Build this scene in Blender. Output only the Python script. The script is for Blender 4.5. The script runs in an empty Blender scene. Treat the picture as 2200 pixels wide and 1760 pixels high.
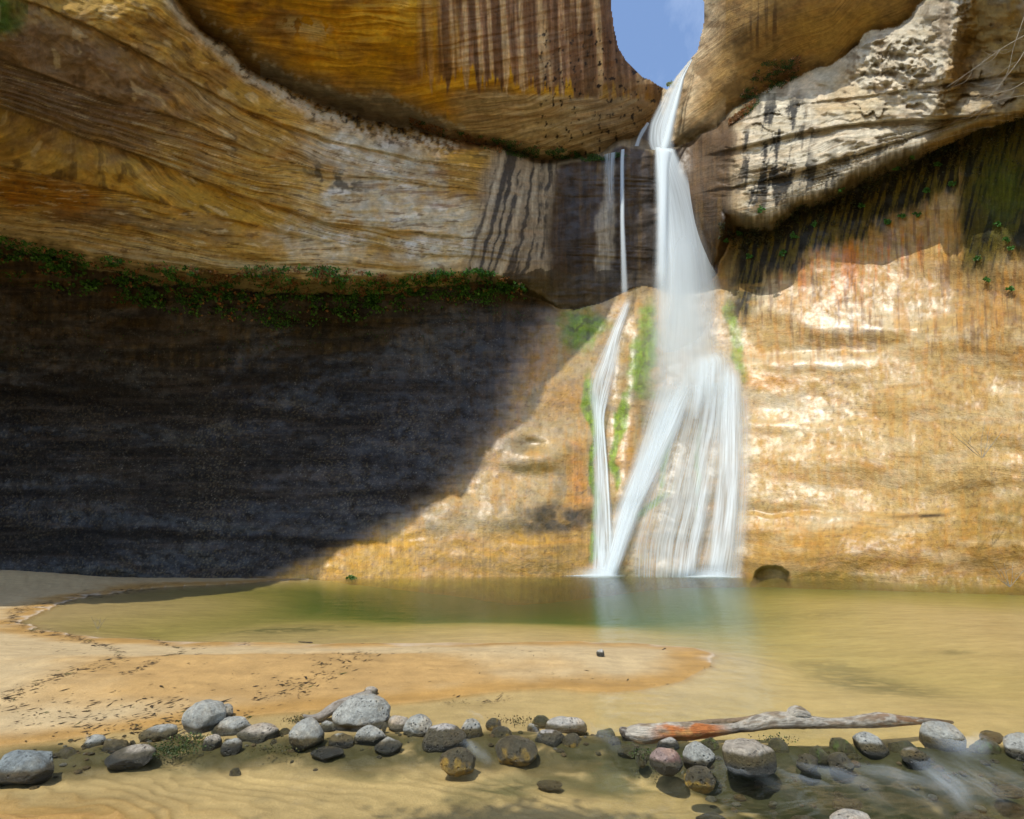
import bpy, math, random, time
import numpy as np
from mathutils import Vector
T0 = time.time()
random.seed(7)
rng = np.random.default_rng(7)
SC = bpy.context.scene
COL = SC.collection

# ------------------------------------------------------------------ camera
CAM_H = 1.5
PITCH = math.radians(15.7)
F = 1100.0                      # focal length in pixels of the 2200 px wide photograph
cam_d = bpy.data.cameras.new("camera")
cam_d.sensor_width = 36.0
cam_d.lens = 18.0
cam_d.clip_start = 0.05
cam_d.clip_end = 3000
cam = bpy.data.objects.new("camera", cam_d)
COL.objects.link(cam)
cam.location = (0, 0, CAM_H)
cam.rotation_euler = (math.radians(90) + PITCH, 0, 0)
SC.camera = cam
SC.render.resolution_x = 1024
SC.render.resolution_y = 819

# ------------------------------------------------------------------ light
SUN_TO = Vector((-0.27, -0.42, 0.86)).normalized()      # direction towards the sun
sun_el = math.asin(SUN_TO.z)
sun_az = math.atan2(SUN_TO.x, SUN_TO.y)
world = bpy.data.worlds.new("World")
SC.world = world
world.use_nodes = True
wn = world.node_tree.nodes; wl = world.node_tree.links
wn.clear()
w_out = wn.new("ShaderNodeOutputWorld"); w_bg = wn.new("ShaderNodeBackground")
w_sky = wn.new("ShaderNodeTexSky"); w_sky.sky_type = 'NISHITA'; w_sky.sun_disc = False
w_sky.sun_elevation = sun_el; w_sky.sun_rotation = sun_az
w_sky.air_density = 1.0; w_sky.dust_density = 0.6; w_sky.ozone_density = 1.5
w_bg.inputs[1].default_value = 0.15
tc = wn.new("ShaderNodeTexCoord"); mp = wn.new("ShaderNodeMapping")
mp.inputs['Scale'].default_value = (3.2, 2.0, 1.4); mp.inputs['Rotation'].default_value = (0.2, 0.5, 0.2)
nz = wn.new("ShaderNodeTexNoise"); nz.inputs['Scale'].default_value = 1.6; nz.inputs['Detail'].default_value = 7
nz.inputs['Roughness'].default_value = 0.6
cr = wn.new("ShaderNodeMapRange"); cr.inputs[1].default_value = 0.44; cr.inputs[2].default_value = 0.82
cr.inputs[3].default_value = 0.0; cr.inputs[4].default_value = 0.3
mx = wn.new("ShaderNodeMix"); mx.data_type = 'RGBA'
mx.inputs[7].default_value = (7.0, 7.6, 8.4, 1)
wl.new(tc.outputs['Generated'], mp.inputs[0]); wl.new(mp.outputs[0], nz.inputs['Vector'])
wl.new(nz.outputs[0], cr.inputs[0]); wl.new(cr.outputs[0], mx.inputs[0]); wl.new(w_sky.outputs[0], mx.inputs[6])
wl.new(mx.outputs[2], w_bg.inputs[0]); wl.new(w_bg.outputs[0], w_out.inputs[0])
sun_d = bpy.data.lights.new("sun", 'SUN'); sun_d.energy = 2.3; sun_d.angle = math.radians(0.53)
sun_d.color = (1.0, 0.94, 0.82)
sun = bpy.data.objects.new("sun", sun_d); COL.objects.link(sun)
sun.rotation_euler = SUN_TO.to_track_quat('Z', 'Y').to_euler()
SC.view_settings.view_transform = 'Standard'
SC.view_settings.look = 'None'
SC.view_settings.exposure = 0.8
SC.view_settings.gamma = 1.0
SC.view_settings.use_curve_mapping = False
SC.render.engine = 'CYCLES'
SC.cycles.max_bounces = 8; SC.cycles.transparent_max_bounces = 24
SC.cycles.caustics_reflective = False; SC.cycles.caustics_refractive = False
SC.cycles.use_denoising = True

# ------------------------------------------------------------------ numeric helpers
CP, SP = math.cos(PITCH), math.sin(PITCH)
def raydir(px, py):
    """direction through a pixel of the photograph, scaled so its horizontal forward part is 1"""
    u = (px - 1100) / F; v = (880 - py) / F
    y = CP - v * SP
    return u / y, (SP + v * CP) / y
def P(px, py, Y):
    a, b = raydir(px, py)
    return Vector((a * Y, Y, CAM_H + b * Y))
def ground_Y(py, z=0.0):
    a, b = raydir(1100.0, py)
    return (z - CAM_H) / b
def G(px, py, z=0.0):
    return P(px, py, ground_Y(py, z))

_perm = np.random.default_rng(3).permutation(1024)
_perm = np.concatenate([_perm, _perm, _perm[:4]])
_ang = np.random.default_rng(5).random(1024) * 2 * np.pi
_gx, _gy = np.cos(_ang).astype(np.float32), np.sin(_ang).astype(np.float32)
def perlin(x, y, seed=0):
    x = np.asarray(x, np.float32) + seed * 17.13; y = np.asarray(y, np.float32) + seed * 7.77
    xi = np.floor(x).astype(np.int64); yi = np.floor(y).astype(np.int64)
    xf = (x - xi); yf = (y - yi)
    xi &= 1023; yi &= 1023
    u = xf * xf * xf * (xf * (xf * 6 - 15) + 10); v = yf * yf * yf * (yf * (yf * 6 - 15) + 10)
    def g(ix, iy, dx, dy):
        h = _perm[_perm[ix] + iy]
        return _gx[h] * dx + _gy[h] * dy
    xi1 = (xi + 1) & 1023; yi1 = (yi + 1) & 1023
    n0 = g(xi, yi, xf, yf); n1 = g(xi1, yi, xf - 1, yf)
    n2 = g(xi, yi1, xf, yf - 1); n3 = g(xi1, yi1, xf - 1, yf - 1)
    a = n0 + u * (n1 - n0); b = n2 + u * (n3 - n2)
    return (a + v * (b - a)) * 1.4
def fbm(x, y, o=4, seed=0, gain=0.5):
    s = 0; a = 1.0; t = 0; f = 1.0
    for i in range(o):
        s = s + a * perlin(x * f, y * f, seed + i * 3)
        t += a; a *= gain; f *= 2.03
    return s / t * 1.5
def sstep(a, b, x):
    t = np.clip((x - a) / (b - a), 0, 1)
    return t * t * (3 - 2 * t)
def tps(ctrl, sx=1000.0):
    c = np.array(ctrl, float); p = c[:, :2] / sx; z = c[:, 2]; n = len(p)
    d2 = ((p[:, None] - p[None]) ** 2).sum(-1)
    K = np.where(d2 > 0, 0.5 * d2 * np.log(d2 + 1e-12), 0) + np.eye(n) * 1e-4
    Q = np.hstack([np.ones((n, 1)), p]); A = np.zeros((n + 3, n + 3))
    A[:n, :n] = K; A[:n, n:] = Q; A[n:, :n] = Q.T
    w = np.linalg.solve(A, np.concatenate([z, [0, 0, 0]]))
    def f(x, y):
        X = np.asarray(x, float) / sx; Y = np.asarray(y, float) / sx
        r = w[n] + w[n + 1] * X + w[n + 2] * Y
        for i in range(n):
            d = (X - p[i, 0]) ** 2 + (Y - p[i, 1]) ** 2
            r = r + w[i] * 0.5 * d * np.log(d + 1e-12)
        return r
    return f
def sdist(poly, x, y):
    """signed distance to a closed polygon, positive inside"""
    pl = np.array(poly, np.float32); n = len(pl)
    d = np.full(x.shape, 1e9, np.float32); ins = np.zeros(x.shape, bool)
    for i in range(n):
        ax, ay = pl[i]; bx, by = pl[(i + 1) % n]
        ex, ey = bx - ax, by - ay
        wx, wy = x - ax, y - ay
        t = np.clip((wx * ex + wy * ey) / max(ex * ex + ey * ey, 1e-9), 0, 1)
        d = np.minimum(d, (wx - ex * t) ** 2 + (wy - ey * t) ** 2)
        c = ((ay > y) != (by > y))
        if abs(by - ay) > 1e-9:
            ins ^= c & (x < (bx - ax) * (y - ay) / (by - ay) + ax)
    d = np.sqrt(d)
    return np.where(ins, d, -d)

# ------------------------------------------------------------------ object helpers
def link_mesh(name, verts, faces, mat=None, parent=None, smooth=True):
    me = bpy.data.meshes.new(name)
    verts = np.asarray(verts, np.float32)
    me.vertices.add(len(verts)); me.vertices.foreach_set("co", verts.ravel())
    if isinstance(faces, np.ndarray):
        nf, k = faces.shape
        me.loops.add(nf * k); me.polygons.add(nf)
        me.loops.foreach_set("vertex_index", faces.astype(np.int32).ravel())
        me.polygons.foreach_set("loop_start", (np.arange(nf) * k).astype(np.int32))
        me.polygons.foreach_set("loop_total", np.full(nf, k, np.int32))
        me.update(calc_edges=True)
    else:
        me = bpy.data.meshes.new(name); me.from_pydata([tuple(map(float, v)) for v in verts], [], faces)
    if smooth:
        me.polygons.foreach_set("use_smooth", np.ones(len(me.polygons), bool))
    if mat: me.materials.append(mat)
    o = bpy.data.objects.new(name, me); COL.objects.link(o)
    if parent: o.parent = parent
    return o
def attr_col(o, name, arr):
    a = o.data.attributes.new(name, 'FLOAT_COLOR', 'POINT')
    arr = np.asarray(arr, np.float32)
    if arr.shape[1] == 3: arr = np.hstack([arr, np.ones((len(arr), 1), np.float32)])
    a.data.foreach_set("color", arr.ravel())
def attr_vec(o, name, arr):
    a = o.data.attributes.new(name, 'FLOAT_VECTOR', 'POINT')
    a.data.foreach_set("vector", np.asarray(arr, np.float32).ravel())
def attr_f(o, name, arr):
    a = o.data.attributes.new(name, 'FLOAT', 'POINT')
    a.data.foreach_set("value", np.asarray(arr, np.float32).ravel())
def tag(o, label=None, cat=None, group=None, kind=None):
    if label: o['label'] = label
    if cat: o['category'] = cat
    if group: o['group'] = group
    if kind: o['kind'] = kind
    return o
def thing(name, loc, label, cat, group=None):
    o = bpy.data.objects.new(name, None); COL.objects.link(o); o.location = loc
    o.empty_display_size = 0.2
    return tag(o, label, cat, group)
def put(o, root):
    """parent a mesh given in world coordinates to a thing standing elsewhere"""
    o.parent = root
    o.data.transform(__import__('mathutils').Matrix.Translation(-Vector(root.location)))
    return o

class NT:
    def __init__(s, name):
        s.m = bpy.data.materials.new(name); s.m.use_nodes = True
        s.n = s.m.node_tree.nodes; s.l = s.m.node_tree.links; s.n.clear()
        s.out = s.n.new("ShaderNodeOutputMaterial")
    def node(s, t, ins=None, **kw):
        nd = s.n.new(t)
        for k, v in kw.items(): setattr(nd, k, v)
        for k, v in (ins or {}).items(): s.set(nd.inputs[k], v)
        return nd
    def set(s, sock, v):
        if isinstance(v, bpy.types.NodeSocket): s.l.new(v, sock)
        else: sock.default_value = v
    def math(s, op, a, b=0.0, c=None):
        nd = s.node("ShaderNodeMath", {0: a, 1: b}, operation=op)
        if c is not None: s.set(nd.inputs[2], c)
        return nd.outputs[0]
    def mix(s, f, a, b, mode='MIX'):
        nd = s.node("ShaderNodeMix", {0: f, 6: a, 7: b}, data_type='RGBA', blend_type=mode)
        return nd.outputs[2]
    def rng(s, x, a, b, c=0.0, d=1.0, smooth=False):
        nd = s.node("ShaderNodeMapRange", {0: x, 1: a, 2: b, 3: c, 4: d})
        if smooth: nd.interpolation_type = 'SMOOTHSTEP'
        return nd.outputs[0]
    def attr(s, name, out='Color'):
        return s.node("ShaderNodeAttribute", attribute_name=name).outputs[out]
    def noise(s, vec, scale, detail=4, rough=0.55, mapping=None, dist=0.0):
        if mapping is not None:
            vec = s.node("ShaderNodeMapping", {0: vec, 'Scale': mapping}).outputs[0]
        return s.node("ShaderNodeTexNoise", {'Vector': vec, 'Scale': scale, 'Detail': detail, 'Roughness': rough, 'Distortion': dist}).outputs[0]
    def bsdf(s, col, rough, bump=None, **kw):
        b = s.node("ShaderNodeBsdfPrincipled", {'Base Color': col, 'Roughness': rough})
        for k, v in kw.items(): s.set(b.inputs[k.replace('_', ' ')], v)
        if bump is not None: s.l.new(bump, b.inputs['Normal'])
        return b
    def bump(s, h, strength, dist, normal=None):
        b = s.node("ShaderNodeBump", {'Height': h, 'Strength': strength, 'Distance': dist})
        if normal is not None: s.l.new(normal, b.inputs['Normal'])
        return b.outputs[0]
    def done(s, sh, vol=None):
        s.l.new(sh, s.out.inputs[0])
        if vol is not None: s.l.new(vol, s.out.inputs[1])
        return s.m

# ------------------------------------------------------------------ rock material
def rock_material():
    t = NT("canyon_sandstone")
    col = t.attr("Col"); prm = t.attr("prm"); wet = t.attr("prm", 'Alpha')
    sep = t.node("ShaderNodeSeparateColor", {0: prm}); bed, drip, speck = sep.outputs
    ub = t.attr("bed", 'Vector'); ud = t.attr("drp", 'Vector')
    geo = t.node("ShaderNodeNewGeometry"); pos = geo.outputs['Position']
    b1 = t.noise(ub, 1.0, 6, 0.62, (0.5, 14, 1), 0.06)
    b2 = t.noise(ub, 1.0, 3, 0.6, (1.2, 46, 1), 0.0)
    d1 = t.noise(ud, 1.0, 5, 0.6, (11, 0.9, 1), 0.3)
    d2 = t.noise(ud, 1.0, 3, 0.65, (42, 5, 1))
    g1 = t.noise(pos, 2.2, 8, 0.65)
    g2 = t.noise(pos, 9.0, 5, 0.7)
    # bedding: darker and lighter laminae
    bb = t.math('ADD', t.math('MULTIPLY', t.rng(b1, 0.3, 0.7, -1, 1), 0.42), t.math('MULTIPLY', t.rng(b2, 0.3, 0.7, -1, 1), 0.36))
    patch = t.rng(t.noise(ub, 1.0, 3, 0.5, (0.5, 1.6, 1)), 0.35, 0.65, 0.25, 1.25)
    m1 = t.math('ADD', t.math('MULTIPLY', bb, t.math('MULTIPLY', bed, patch)), 1.0)
    dd = t.math('ADD', t.math('MULTIPLY', t.rng(d1, 0.3, 0.7, -1, 1), 0.5), t.math('MULTIPLY', t.rng(d2, 0.3, 0.7, -1, 1), 0.16))
    m2 = t.math('ADD', t.math('MULTIPLY', dd, drip), 1.0)
    m3 = t.math('ADD', 1.0, t.math('MULTIPLY', t.rng(g1, 0.28, 0.72, -0.24, 0.24), t.math('SUBTRACT', 1.0, t.math('MULTIPLY', wet, 0.6))))
    m = t.math('MAXIMUM', t.math('MULTIPLY', t.math('MULTIPLY', m1, m2), m3), 0.12)
    c = t.node("ShaderNodeVectorMath", {0: col, 3: m}, operation='SCALE').outputs[0]
    # hue wander
    hv = t.noise(ub, 1.0, 4, 0.6, (1.3, 7, 1), 0.6)
    c = t.mix(t.rng(hv, 0.45, 0.75, 0, 0.32), c, t.mix(1.0, c, (1.25, 0.82, 0.5, 1), 'MULTIPLY'))
    # lichen and mineral specks
    vo = t.node("ShaderNodeTexVoronoi", {'Vector': t.node("ShaderNodeMapping", {0: pos, 'Scale': (4.2, 4.2, 2.6)}).outputs[0], 'Scale': 1.0, 'Randomness': 1.0})
    sp = t.rng(vo.outputs['Distance'], 0.12, 0.26, 1, 0)
    sp = t.math('MULTIPLY', sp, t.rng(t.noise(pos, 0.9, 4, 0.7), 0.45, 0.66, 0, 1))
    sp = t.math('MAXIMUM', sp, t.rng(t.noise(pos, 7.5, 4, 0.75), 0.60, 0.68, 0, 0.8))
    c = t.mix(t.math('MULTIPLY', sp, speck), c, (0.23, 0.2, 0.155, 1))
    hgt = t.math('ADD', t.math('MULTIPLY', b1, t.math('ADD', bed, 0.05)), t.math('MULTIPLY', g1, t.math('SUBTRACT', 0.7, t.math('MULTIPLY', wet, 0.45))))
    n1 = t.bump(hgt, 0.9, 0.26)
    n2 = t.bump(t.math('ADD', t.math('MULTIPLY', g2, 1.0), t.math('MULTIPLY', b2, t.math('MULTIPLY', bed, 0.8))), 0.8, 0.09, n1)
    ct = t.math('MULTIPLY', wet, t.rng(t.noise(ud, 1.0, 5, 0.65, (4, 5, 1), 0.4), 0.36, 0.60, 0.1, 1.0))
    nc = t.bump(t.math('ADD', t.noise(pos, 0.9, 3, 0.45), t.math('MULTIPLY', g2, 0.03)), 0.35, 0.2)
    r = t.math('SUBTRACT', 0.9, t.math('MULTIPLY', wet, t.rng(t.noise(ud, 1.0, 4, 0.6, (5, 3, 1)), 0.35, 0.62, 0.42, 0.68)))
    b = t.bsdf(c, r, n2)
    t.set(b.inputs['Specular IOR Level'], t.math('ADD', 0.25, t.math('MULTIPLY', wet, 0.1)))
    t.set(b.inputs['Coat Weight'], ct); t.set(b.inputs['Coat Roughness'], 0.42); t.set(b.inputs['Coat IOR'], 1.9); t.l.new(nc, b.inputs['Coat Normal'])
    return t.done(b.outputs[0])
ROCK = rock_material()

# ------------------------------------------------------------------ cliffs
print("cliffs", time.time() - T0)
xs = np.concatenate([np.arange(-800, -20, 30), np.arange(-20, 2222, 2.15), np.arange(2240, 3000, 30)])
ys = np.concatenate([np.arange(-520, -16, 22), np.arange(-12, 1262, 2.15), np.arange(1264, 1400, 9)])
PX, PY = np.meshgrid(xs, ys)
PX = PX.astype(np.float32); PY = PY.astype(np.float32)
wob = 0.5 * fbm(PX / 90, PY / 90, 4, 1); wob2 = 0.5 * fbm(PX / 90, PY / 90, 4, 21)
WX = PX + 26 * wob; WY = PY + 26 * wob2            # warped coordinates: nothing has a ruled edge

C_ctrl = [(-800, 1300, 20), (-800, 800, 22), (-800, 300, 20), (-800, -500, 18),
    (0, 1340, 31), (0, 1248, 31), (0, 1000, 34), (0, 800, 35), (0, 600, 33), (0, 480, 28),
    (300, 1340, 31.5), (300, 1248, 31.5), (300, 1000, 34.5), (300, 800, 36.5), (300, 640, 36), (300, 560, 32),
    (700, 1340, 33.4), (700, 1243, 33.4), (700, 1000, 37), (700, 800, 39.5), (700, 650, 40), (700, 560, 37),
    (1000, 1340, 35.5), (1000, 1240, 35.5), (1000, 1000, 39), (1000, 800, 41.5), (1000, 650, 42), (1000, 560, 41),
    (1180, 1240, 36.6), (1180, 1000, 39.4), (1180, 800, 42.6), (1150, 640, 44.6), 
    (1270, 1240, 37.6), (1270, 1000, 40.2), (1270, 820, 43), (1270, 690, 45.6), (1270, 600, 46.8),
    (1350, 1340, 37.6), (1350, 1237, 37.6), (1350, 1000, 40.2), (1350, 850, 42.4), (1360, 670, 45.4),
    (1500, 1340, 37.0), (1500, 1238, 37), (1500, 1000, 39.4), (1530, 770, 42), (1500, 700, 44.2), (1470, 600, 46.8),
    (1700, 1340, 33.5), (1700, 1243, 33.5), (1700, 1000, 35.6), (1700, 700, 38.2), (1700, 560, 39.4), (1700, 430, 39),
    (1900, 1340, 29.9), (1900, 1250, 29.9), (1900, 1000, 31.8), (1900, 700, 34.4), (1900, 450, 35.8), (1900, 330, 34.8),
    (2200, 1340, 24.9), (2200, 1262, 24.9), (2200, 1000, 26), (2200, 700, 27.2), (2200, 450, 28), (2200, 200, 27),
    (3000, 1300, 17), (3000, 800, 17.5), (3000, 300, 16), (3000, -500, 14),
    (1420, 300, 48.5), (1420, 200, 56), (1450, 140, 62), (1390, 180, 57), (1400, -300, 80), (1000, 200, 48), (1700, 100, 46), (500, 0, 40)]
BF_ctrl = [(191, -117, 19.4), (80, -150, 17.6), (322, -75, 20.4), (-800, 450, 15), (-800, 0, 9), (-800, -500, 7), (0, 505, 24.5), (0, 250, 19), (0, 0, 15), (0, -500, 10),
    (300, 560, 28), (300, 300, 25), (300, 0, 20.5), (700, 590, 33), (700, 400, 31.5), (700, 230, 31), (500, 130, 26.5),
    (1000, 575, 37.2), (1000, 440, 36.8), (1000, 310, 38), (1130, 590, 41.1), (1120, 450, 40.6), (1120, 340, 41.7),
    (1200, 640, 44.6), (1200, 480, 43.7), (1200, 350, 43.7), (1300, 630, 45.9), (1300, 480, 45.1), (1300, 330, 44.7),
    (1430, 630, 46.5), (1430, 480, 46), (1420, 320, 45.1), (1500, 560, 44.6), (1500, 330, 43.8), (1480, 300, 45.0),
    (1560, 480, 39.8), (1560, 300, 39.8), (1600, 470, 38.2), (1600, 230, 39.6), (1700, 430, 36.2), (1700, 250, 36.2), (1660, 190, 39),
    (1850, 390, 33), (1850, 250, 32.6), (1850, 120, 33.2), (2000, 310, 29.6), (2000, 180, 28.6), (2000, 30, 28),
    (2200, 230, 24.2), (2200, 100, 22.6), (2200, -50, 20), (3000, 100, 14), (3000, -500, 10), (2100, -500, 14)]
A_ctrl = [(-300, -500, 9), (191, -117, 19), (322, -75, 20.3), (330, -20, 22), (500, 60, 25), (507, -43, 22.5), (637, -101, 22.8), (700, 190, 31), (700, 0, 26), (797, -131, 25.5), (900, 245, 35), (900, 130, 31.2), (854, 69, 28.2),
    (900, 0, 28.0), (928, -175, 27.4), (1017, 154, 32.6), (978, 8, 30.2), (1080, 300, 39.8), (1199, 203, 37.9), (1169, 78, 35.7), (1137, -52, 33.4), (1098, -214, 30.6), (1200, 330, 43), (1290, 322, 45.0), (1270, 210, 41),
    (1300, 0, 38.6), (1340, 150, 43), (1350, 280, 45.2), (1300, -250, 36), (1300, -500, 34)]  # points above the frame are placed for the shadow they cast
G_ctrl = [(1500, -500, 26), (1510, 0, 40), (1500, 110, 42.5), (1455, 280, 44.5), (1470, 200, 43.6), (1540, 270, 43), (1560, 180, 40.5), (1600, 60, 36.5),
    (1640, 190, 40.4), (1700, 100, 36), (1800, 125, 35.2), (1800, 0, 31.4), (1900, 60, 32.2), (2000, 10, 30), (1900, -300, 22), (2300, -500, 14), (1700, -500, 22)]
BF_poly = [(-900, 330), (-900, -700), (200, -700), (330, -60), (385, 20), (440, 75), (520, 140), (585, 190), (650, 228), (740, 262), (830, 285), (930, 305), (1020, 322), (1100, 338), (1180, 353),
    (1240, 347), (1300, 337), (1330, 320), (1372, 313), (1405, 322), (1440, 326), (1478, 306), (1505, 290), (1545, 283), (1585, 245), (1630, 205), (1690, 175), (1790, 138), (1840, 95), (1850, 72), (1895, 72), (1955, 45), (1990, 10), (2015, -30),
    (2030, -700), (3100, -700), (3100, 60), (2400, 175), (2200, 236), (2120, 268), (2050, 296), (1950, 330), (1900, 352), (1800, 408), (1750, 432), (1700, 440), (1650, 480), (1600, 478), (1560, 462),
    (1545, 520), (1535, 590), (1500, 625), (1440, 650), (1380, 650), (1300, 655), (1230, 668), (1170, 640), (1110, 608), (1040, 588), (1000, 585), (860, 600), (700, 602), (560, 596), (400, 584), (200, 552), (100, 520), (0, 500)]
A_poly = [(150, -700), (310, -60), (400, 10), (470, 60), (560, 130), (640, 180), (740, 205), (830, 222), (930, 260), (1010, 290), (1080, 312), (1190, 332), (1240, 330), (1290, 338), (1345, 312), (1372, 275), (1392, 235),
    (1396, 180), (1385, 163), (1348, 128), (1330, 98), (1322, 60), (1310, -40), (1260, -700)]
G_poly = [(1540, -700), (1506, -40), (1512, 20), (1508, 60), (1500, 108), (1486, 140), (1470, 190), (1455, 250), (1450, 300), (1480, 310), (1520, 292), (1560, 275), (1620, 225), (1700, 190), (1800, 150), (1860, 90), (1900, 85), (2000, 30), (2040, -40), (2300, -700)]
SKY_poly = [(1256, -700), (1307, -40), (1319, 60), (1327, 100), (1345, 131), (1382, 166), (1398, 172), (1416, 184), (1434, 192), (1440, 186), (1455, 162), (1482, 129), (1499, 110), (1510, 60), (1514, 20), (1508, -40), (1544, -700)]

def layer(ctrl, poly, amp, w, out):
    sd = sdist(poly, WX, WY)
    Y = tps(ctrl)(PX, PY).astype(np.float32)
    return Y + amp * np.exp(-np.maximum(sd, 0) / w) + np.maximum(-sd, 0) * out, sd
YC = tps(C_ctrl)(PX, PY).astype(np.float32)
YB, sB = layer(BF_ctrl, BF_poly, 0.5, 10, 0.16)
YA, sA = layer(A_ctrl, A_poly, 0.7, 12, 0.045 + 0.10 * sstep(950, 1150, PX))
YA = YA + 2.2 * np.exp(-np.maximum(sA, 0) / 14) * sstep(1280, 1340, PX)
YG, sG = layer(G_ctrl, G_poly, 0.9, 12, 0.16)
lay = np.stack([YC, YB, YA, YG]); who = lay.argmin(0)
# the rim of the left-hand cliffs, unseen above the frame and shaped to set the cast shadow: the plateau falls back behind it
rimL = np.interp(PX, [-800, 60, 191, 322, 507, 637, 797, 928, 1098, 1300, 1400], [-240, -160, -125, -95, -88, -105, -140, -178, -218, -270, -900])
lay = lay + (np.maximum(rimL - PY, 0) * 0.45 * (PX < 1400))[None]
rimR = np.interp(PX, [1400, 1500, 1600, 1800, 1960, 2060, 2150, 3000], [-900, -200, -70, -40, -50, -120, -400, -500])  # unseen right-hand rim, cut back so the sun reaches the band below
lay = lay + (np.maximum(rimR - PY, 0) * 0.45 * (PX >= 1500))[None]
k = 0.22
mn = lay.min(0); Y = mn - k * np.log(np.exp(-(lay - mn) / k).sum(0))

# --- bedding coordinates -------------------------------------------------
D2R = math.pi / 180
def bedding(ang_deg, warp, seed):
    a = ang_deg * D2R
    al = np.cos(a) * PX + np.sin(a) * PY; ac = -np.sin(a) * PX + np.cos(a) * PY
    return al / 100, (ac + warp * fbm(PX / 260, PY / 160, 3, seed)) / 100
def lines_field(lines, shears, x, y):
    """coordinate across a stack of beds bounded by polylines, with its own cross-dip in every bed"""
    L = [np.interp(x, [p[0] for p in l], [p[1] for p in l]) for l in lines]
    L = [l + 5 * fbm(x / 160, x * 0 + i, 3, 31) for i, l in enumerate(L)]
    k = np.zeros(x.shape, int); across = y - L[0]; cum = 0.0
    frac = np.zeros(x.shape); dist = np.abs(y - L[0])
    for i in range(len(L) - 1):
        th = np.maximum(L[i + 1] - L[i], 2.0); m = (y >= L[i])
        t = (y - L[i]) / th; h = float(np.median(th))
        across = np.where(m, cum + t * h + shears[i] * (x - 600) * (0.35 + 0.65 * (1 - np.clip(t, 0, 1))), across)
        frac = np.where(m, t, frac); k = np.where(m, i, k); cum += h
        dist = np.minimum(dist, np.abs(y - L[i + 1]))
    return k, across, frac, dist, L
LB = [[(-800, -600), (0, -300), (330, -60), (520, 140), (650, 228), (930, 305), (1200, 353)],
      [(-800, -300), (0, -20), (200, 60), (370, 150), (520, 235), (700, 300), (900, 345), (1200, 380)],
      [(-800, 0), (0, 130), (200, 200), (400, 262), (560, 330), (700, 370), (950, 400), (1200, 430)],
      [(-800, 100), (0, 228), (190, 300), (330, 345), (460, 400), (560, 435), (700, 478), (850, 500), (1200, 525)],
      [(-800, 330), (0, 355), (200, 400), (420, 455), (560, 490), (700, 520), (900, 545), (1200, 570)],
      [(-800, 420), (0, 445), (150, 467), (300, 498), (420, 532), (560, 556), (700, 565), (1200, 600)],
      [(-800, 560), (0, 600), (1200, 760)]]
setL, acL, fracL, dL, linesL = lines_field(LB, [0.06, -0.10, 0.13, -0.16, 0.10, 0.05], PX, PY)
aL = PX / 100; bL = (acL + 9 * fbm(PX / 300, PY / 120, 3, 33)) / 100
LF = [[(1450, 320), (1560, 235), (1690, 175), (1790, 138), (1850, 72), (1990, 10), (2400, -100)],
      [(1450, 330), (1560, 272), (1700, 228), (1850, 208), (2000, 184), (2400, 130)],
      [(1450, 350), (1560, 325), (1700, 290), (1850, 265), (2080, 250), (2400, 225)],
      [(1450, 430), (1560, 405), (1700, 375), (1850, 330), (2080, 256), (2400, 231)],
      [(1450, 600), (1600, 560), (1750, 500), (1900, 420), (2120, 330), (2400, 290)]]
setR, acR, fracR, dR, linesR = lines_field(LF, [0.0, 0.06, 0.02, -0.22, -0.1], PX, PY)
aR = PX / 100; bR = (acR + 7 * fbm(PX / 200, PY / 60, 3, 43)) / 100
aC, bC = bedding(2 + 0 * PX, 30, 45)
isR = ((who == 1) & (PX > 1450)) | (who == 3)
isL = ((who == 1) & (PX <= 1450)) | (who == 2)
BU = np.where(isL, aL, np.where(isR, aR, aC)); BV = np.where(isL, bL, np.where(isR, bR, bC))
BV = np.where(who == 2, (bedding(14 - 0.02 * (PX - 900), 20, 47)[1]), BV)

# --- relief --------------------------------------------------------------
ridge = lambda n: 1 - np.abs(n)
bedn = fbm(BU * 0.45, BV * 9, 4, 51)
rel = 0.16 * bedn + 0.45 * fbm(PX / 140, PY / 90, 4, 53)
Y = Y + np.where(isL, 0.9 * rel, 0)
BL = WX + 1060 - np.interp(PY, [500, 640, 700, 800, 900, 1000, 1060, 1120, 1160, 1200, 1245], [1240, 1210, 1160, 1110, 1070, 1005, 945, 850, 775, 680, 570])  # black-to-tan colour change painted along the alcove's shadow edge
fadeL = (who == 1) * (1 - sstep(1000, 1120, PX)) * sstep(6, 30, sB)
for i_, l_ in enumerate(linesL[1:6]):
    d_ = PY - l_; am = (0.42, 0.34, 0.55, 0.34, 0.30)[i_] * (0.65 + 0.8 * fbm(PX / 130, PX * 0 + i_, 3, 57))
    Y = Y + fadeL * am * (0.5 + 0.5 * np.tanh(d_ / 2.5)) * np.exp(-np.abs(d_) / 45)
Y = Y + fadeL * (0.045 * fbm(bL * 8, aL * 0.5, 3, 58) + 0.03 * fbm(bL * 26, aL * 0.9, 3, 59))
sawR = (BV * 5.2 + 0.9 * fbm(BU * 1.1, BV * 2, 3, 59)); sawR = sawR - np.floor(sawR)
sawR2 = (BV * 14 + 0.9 * fbm(BU * 2.2, BV * 4, 3, 60)); sawR2 = sawR2 - np.floor(sawR2)
inF = (who == 1) & (PX > 1490)
mF = sstep(1490, 1600, PX) * (who == 1) * sstep(8, 40, sB)
rag = sstep(-0.35, 0.35, fbm(PX / 70, PY / 30, 4, 61))
Y = Y + mF * ((0.36 * sawR + 0.10 * sawR2) * rag - 0.2 + 0.38 * fbm(PX / 150, PY / 70, 4, 62))
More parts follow.
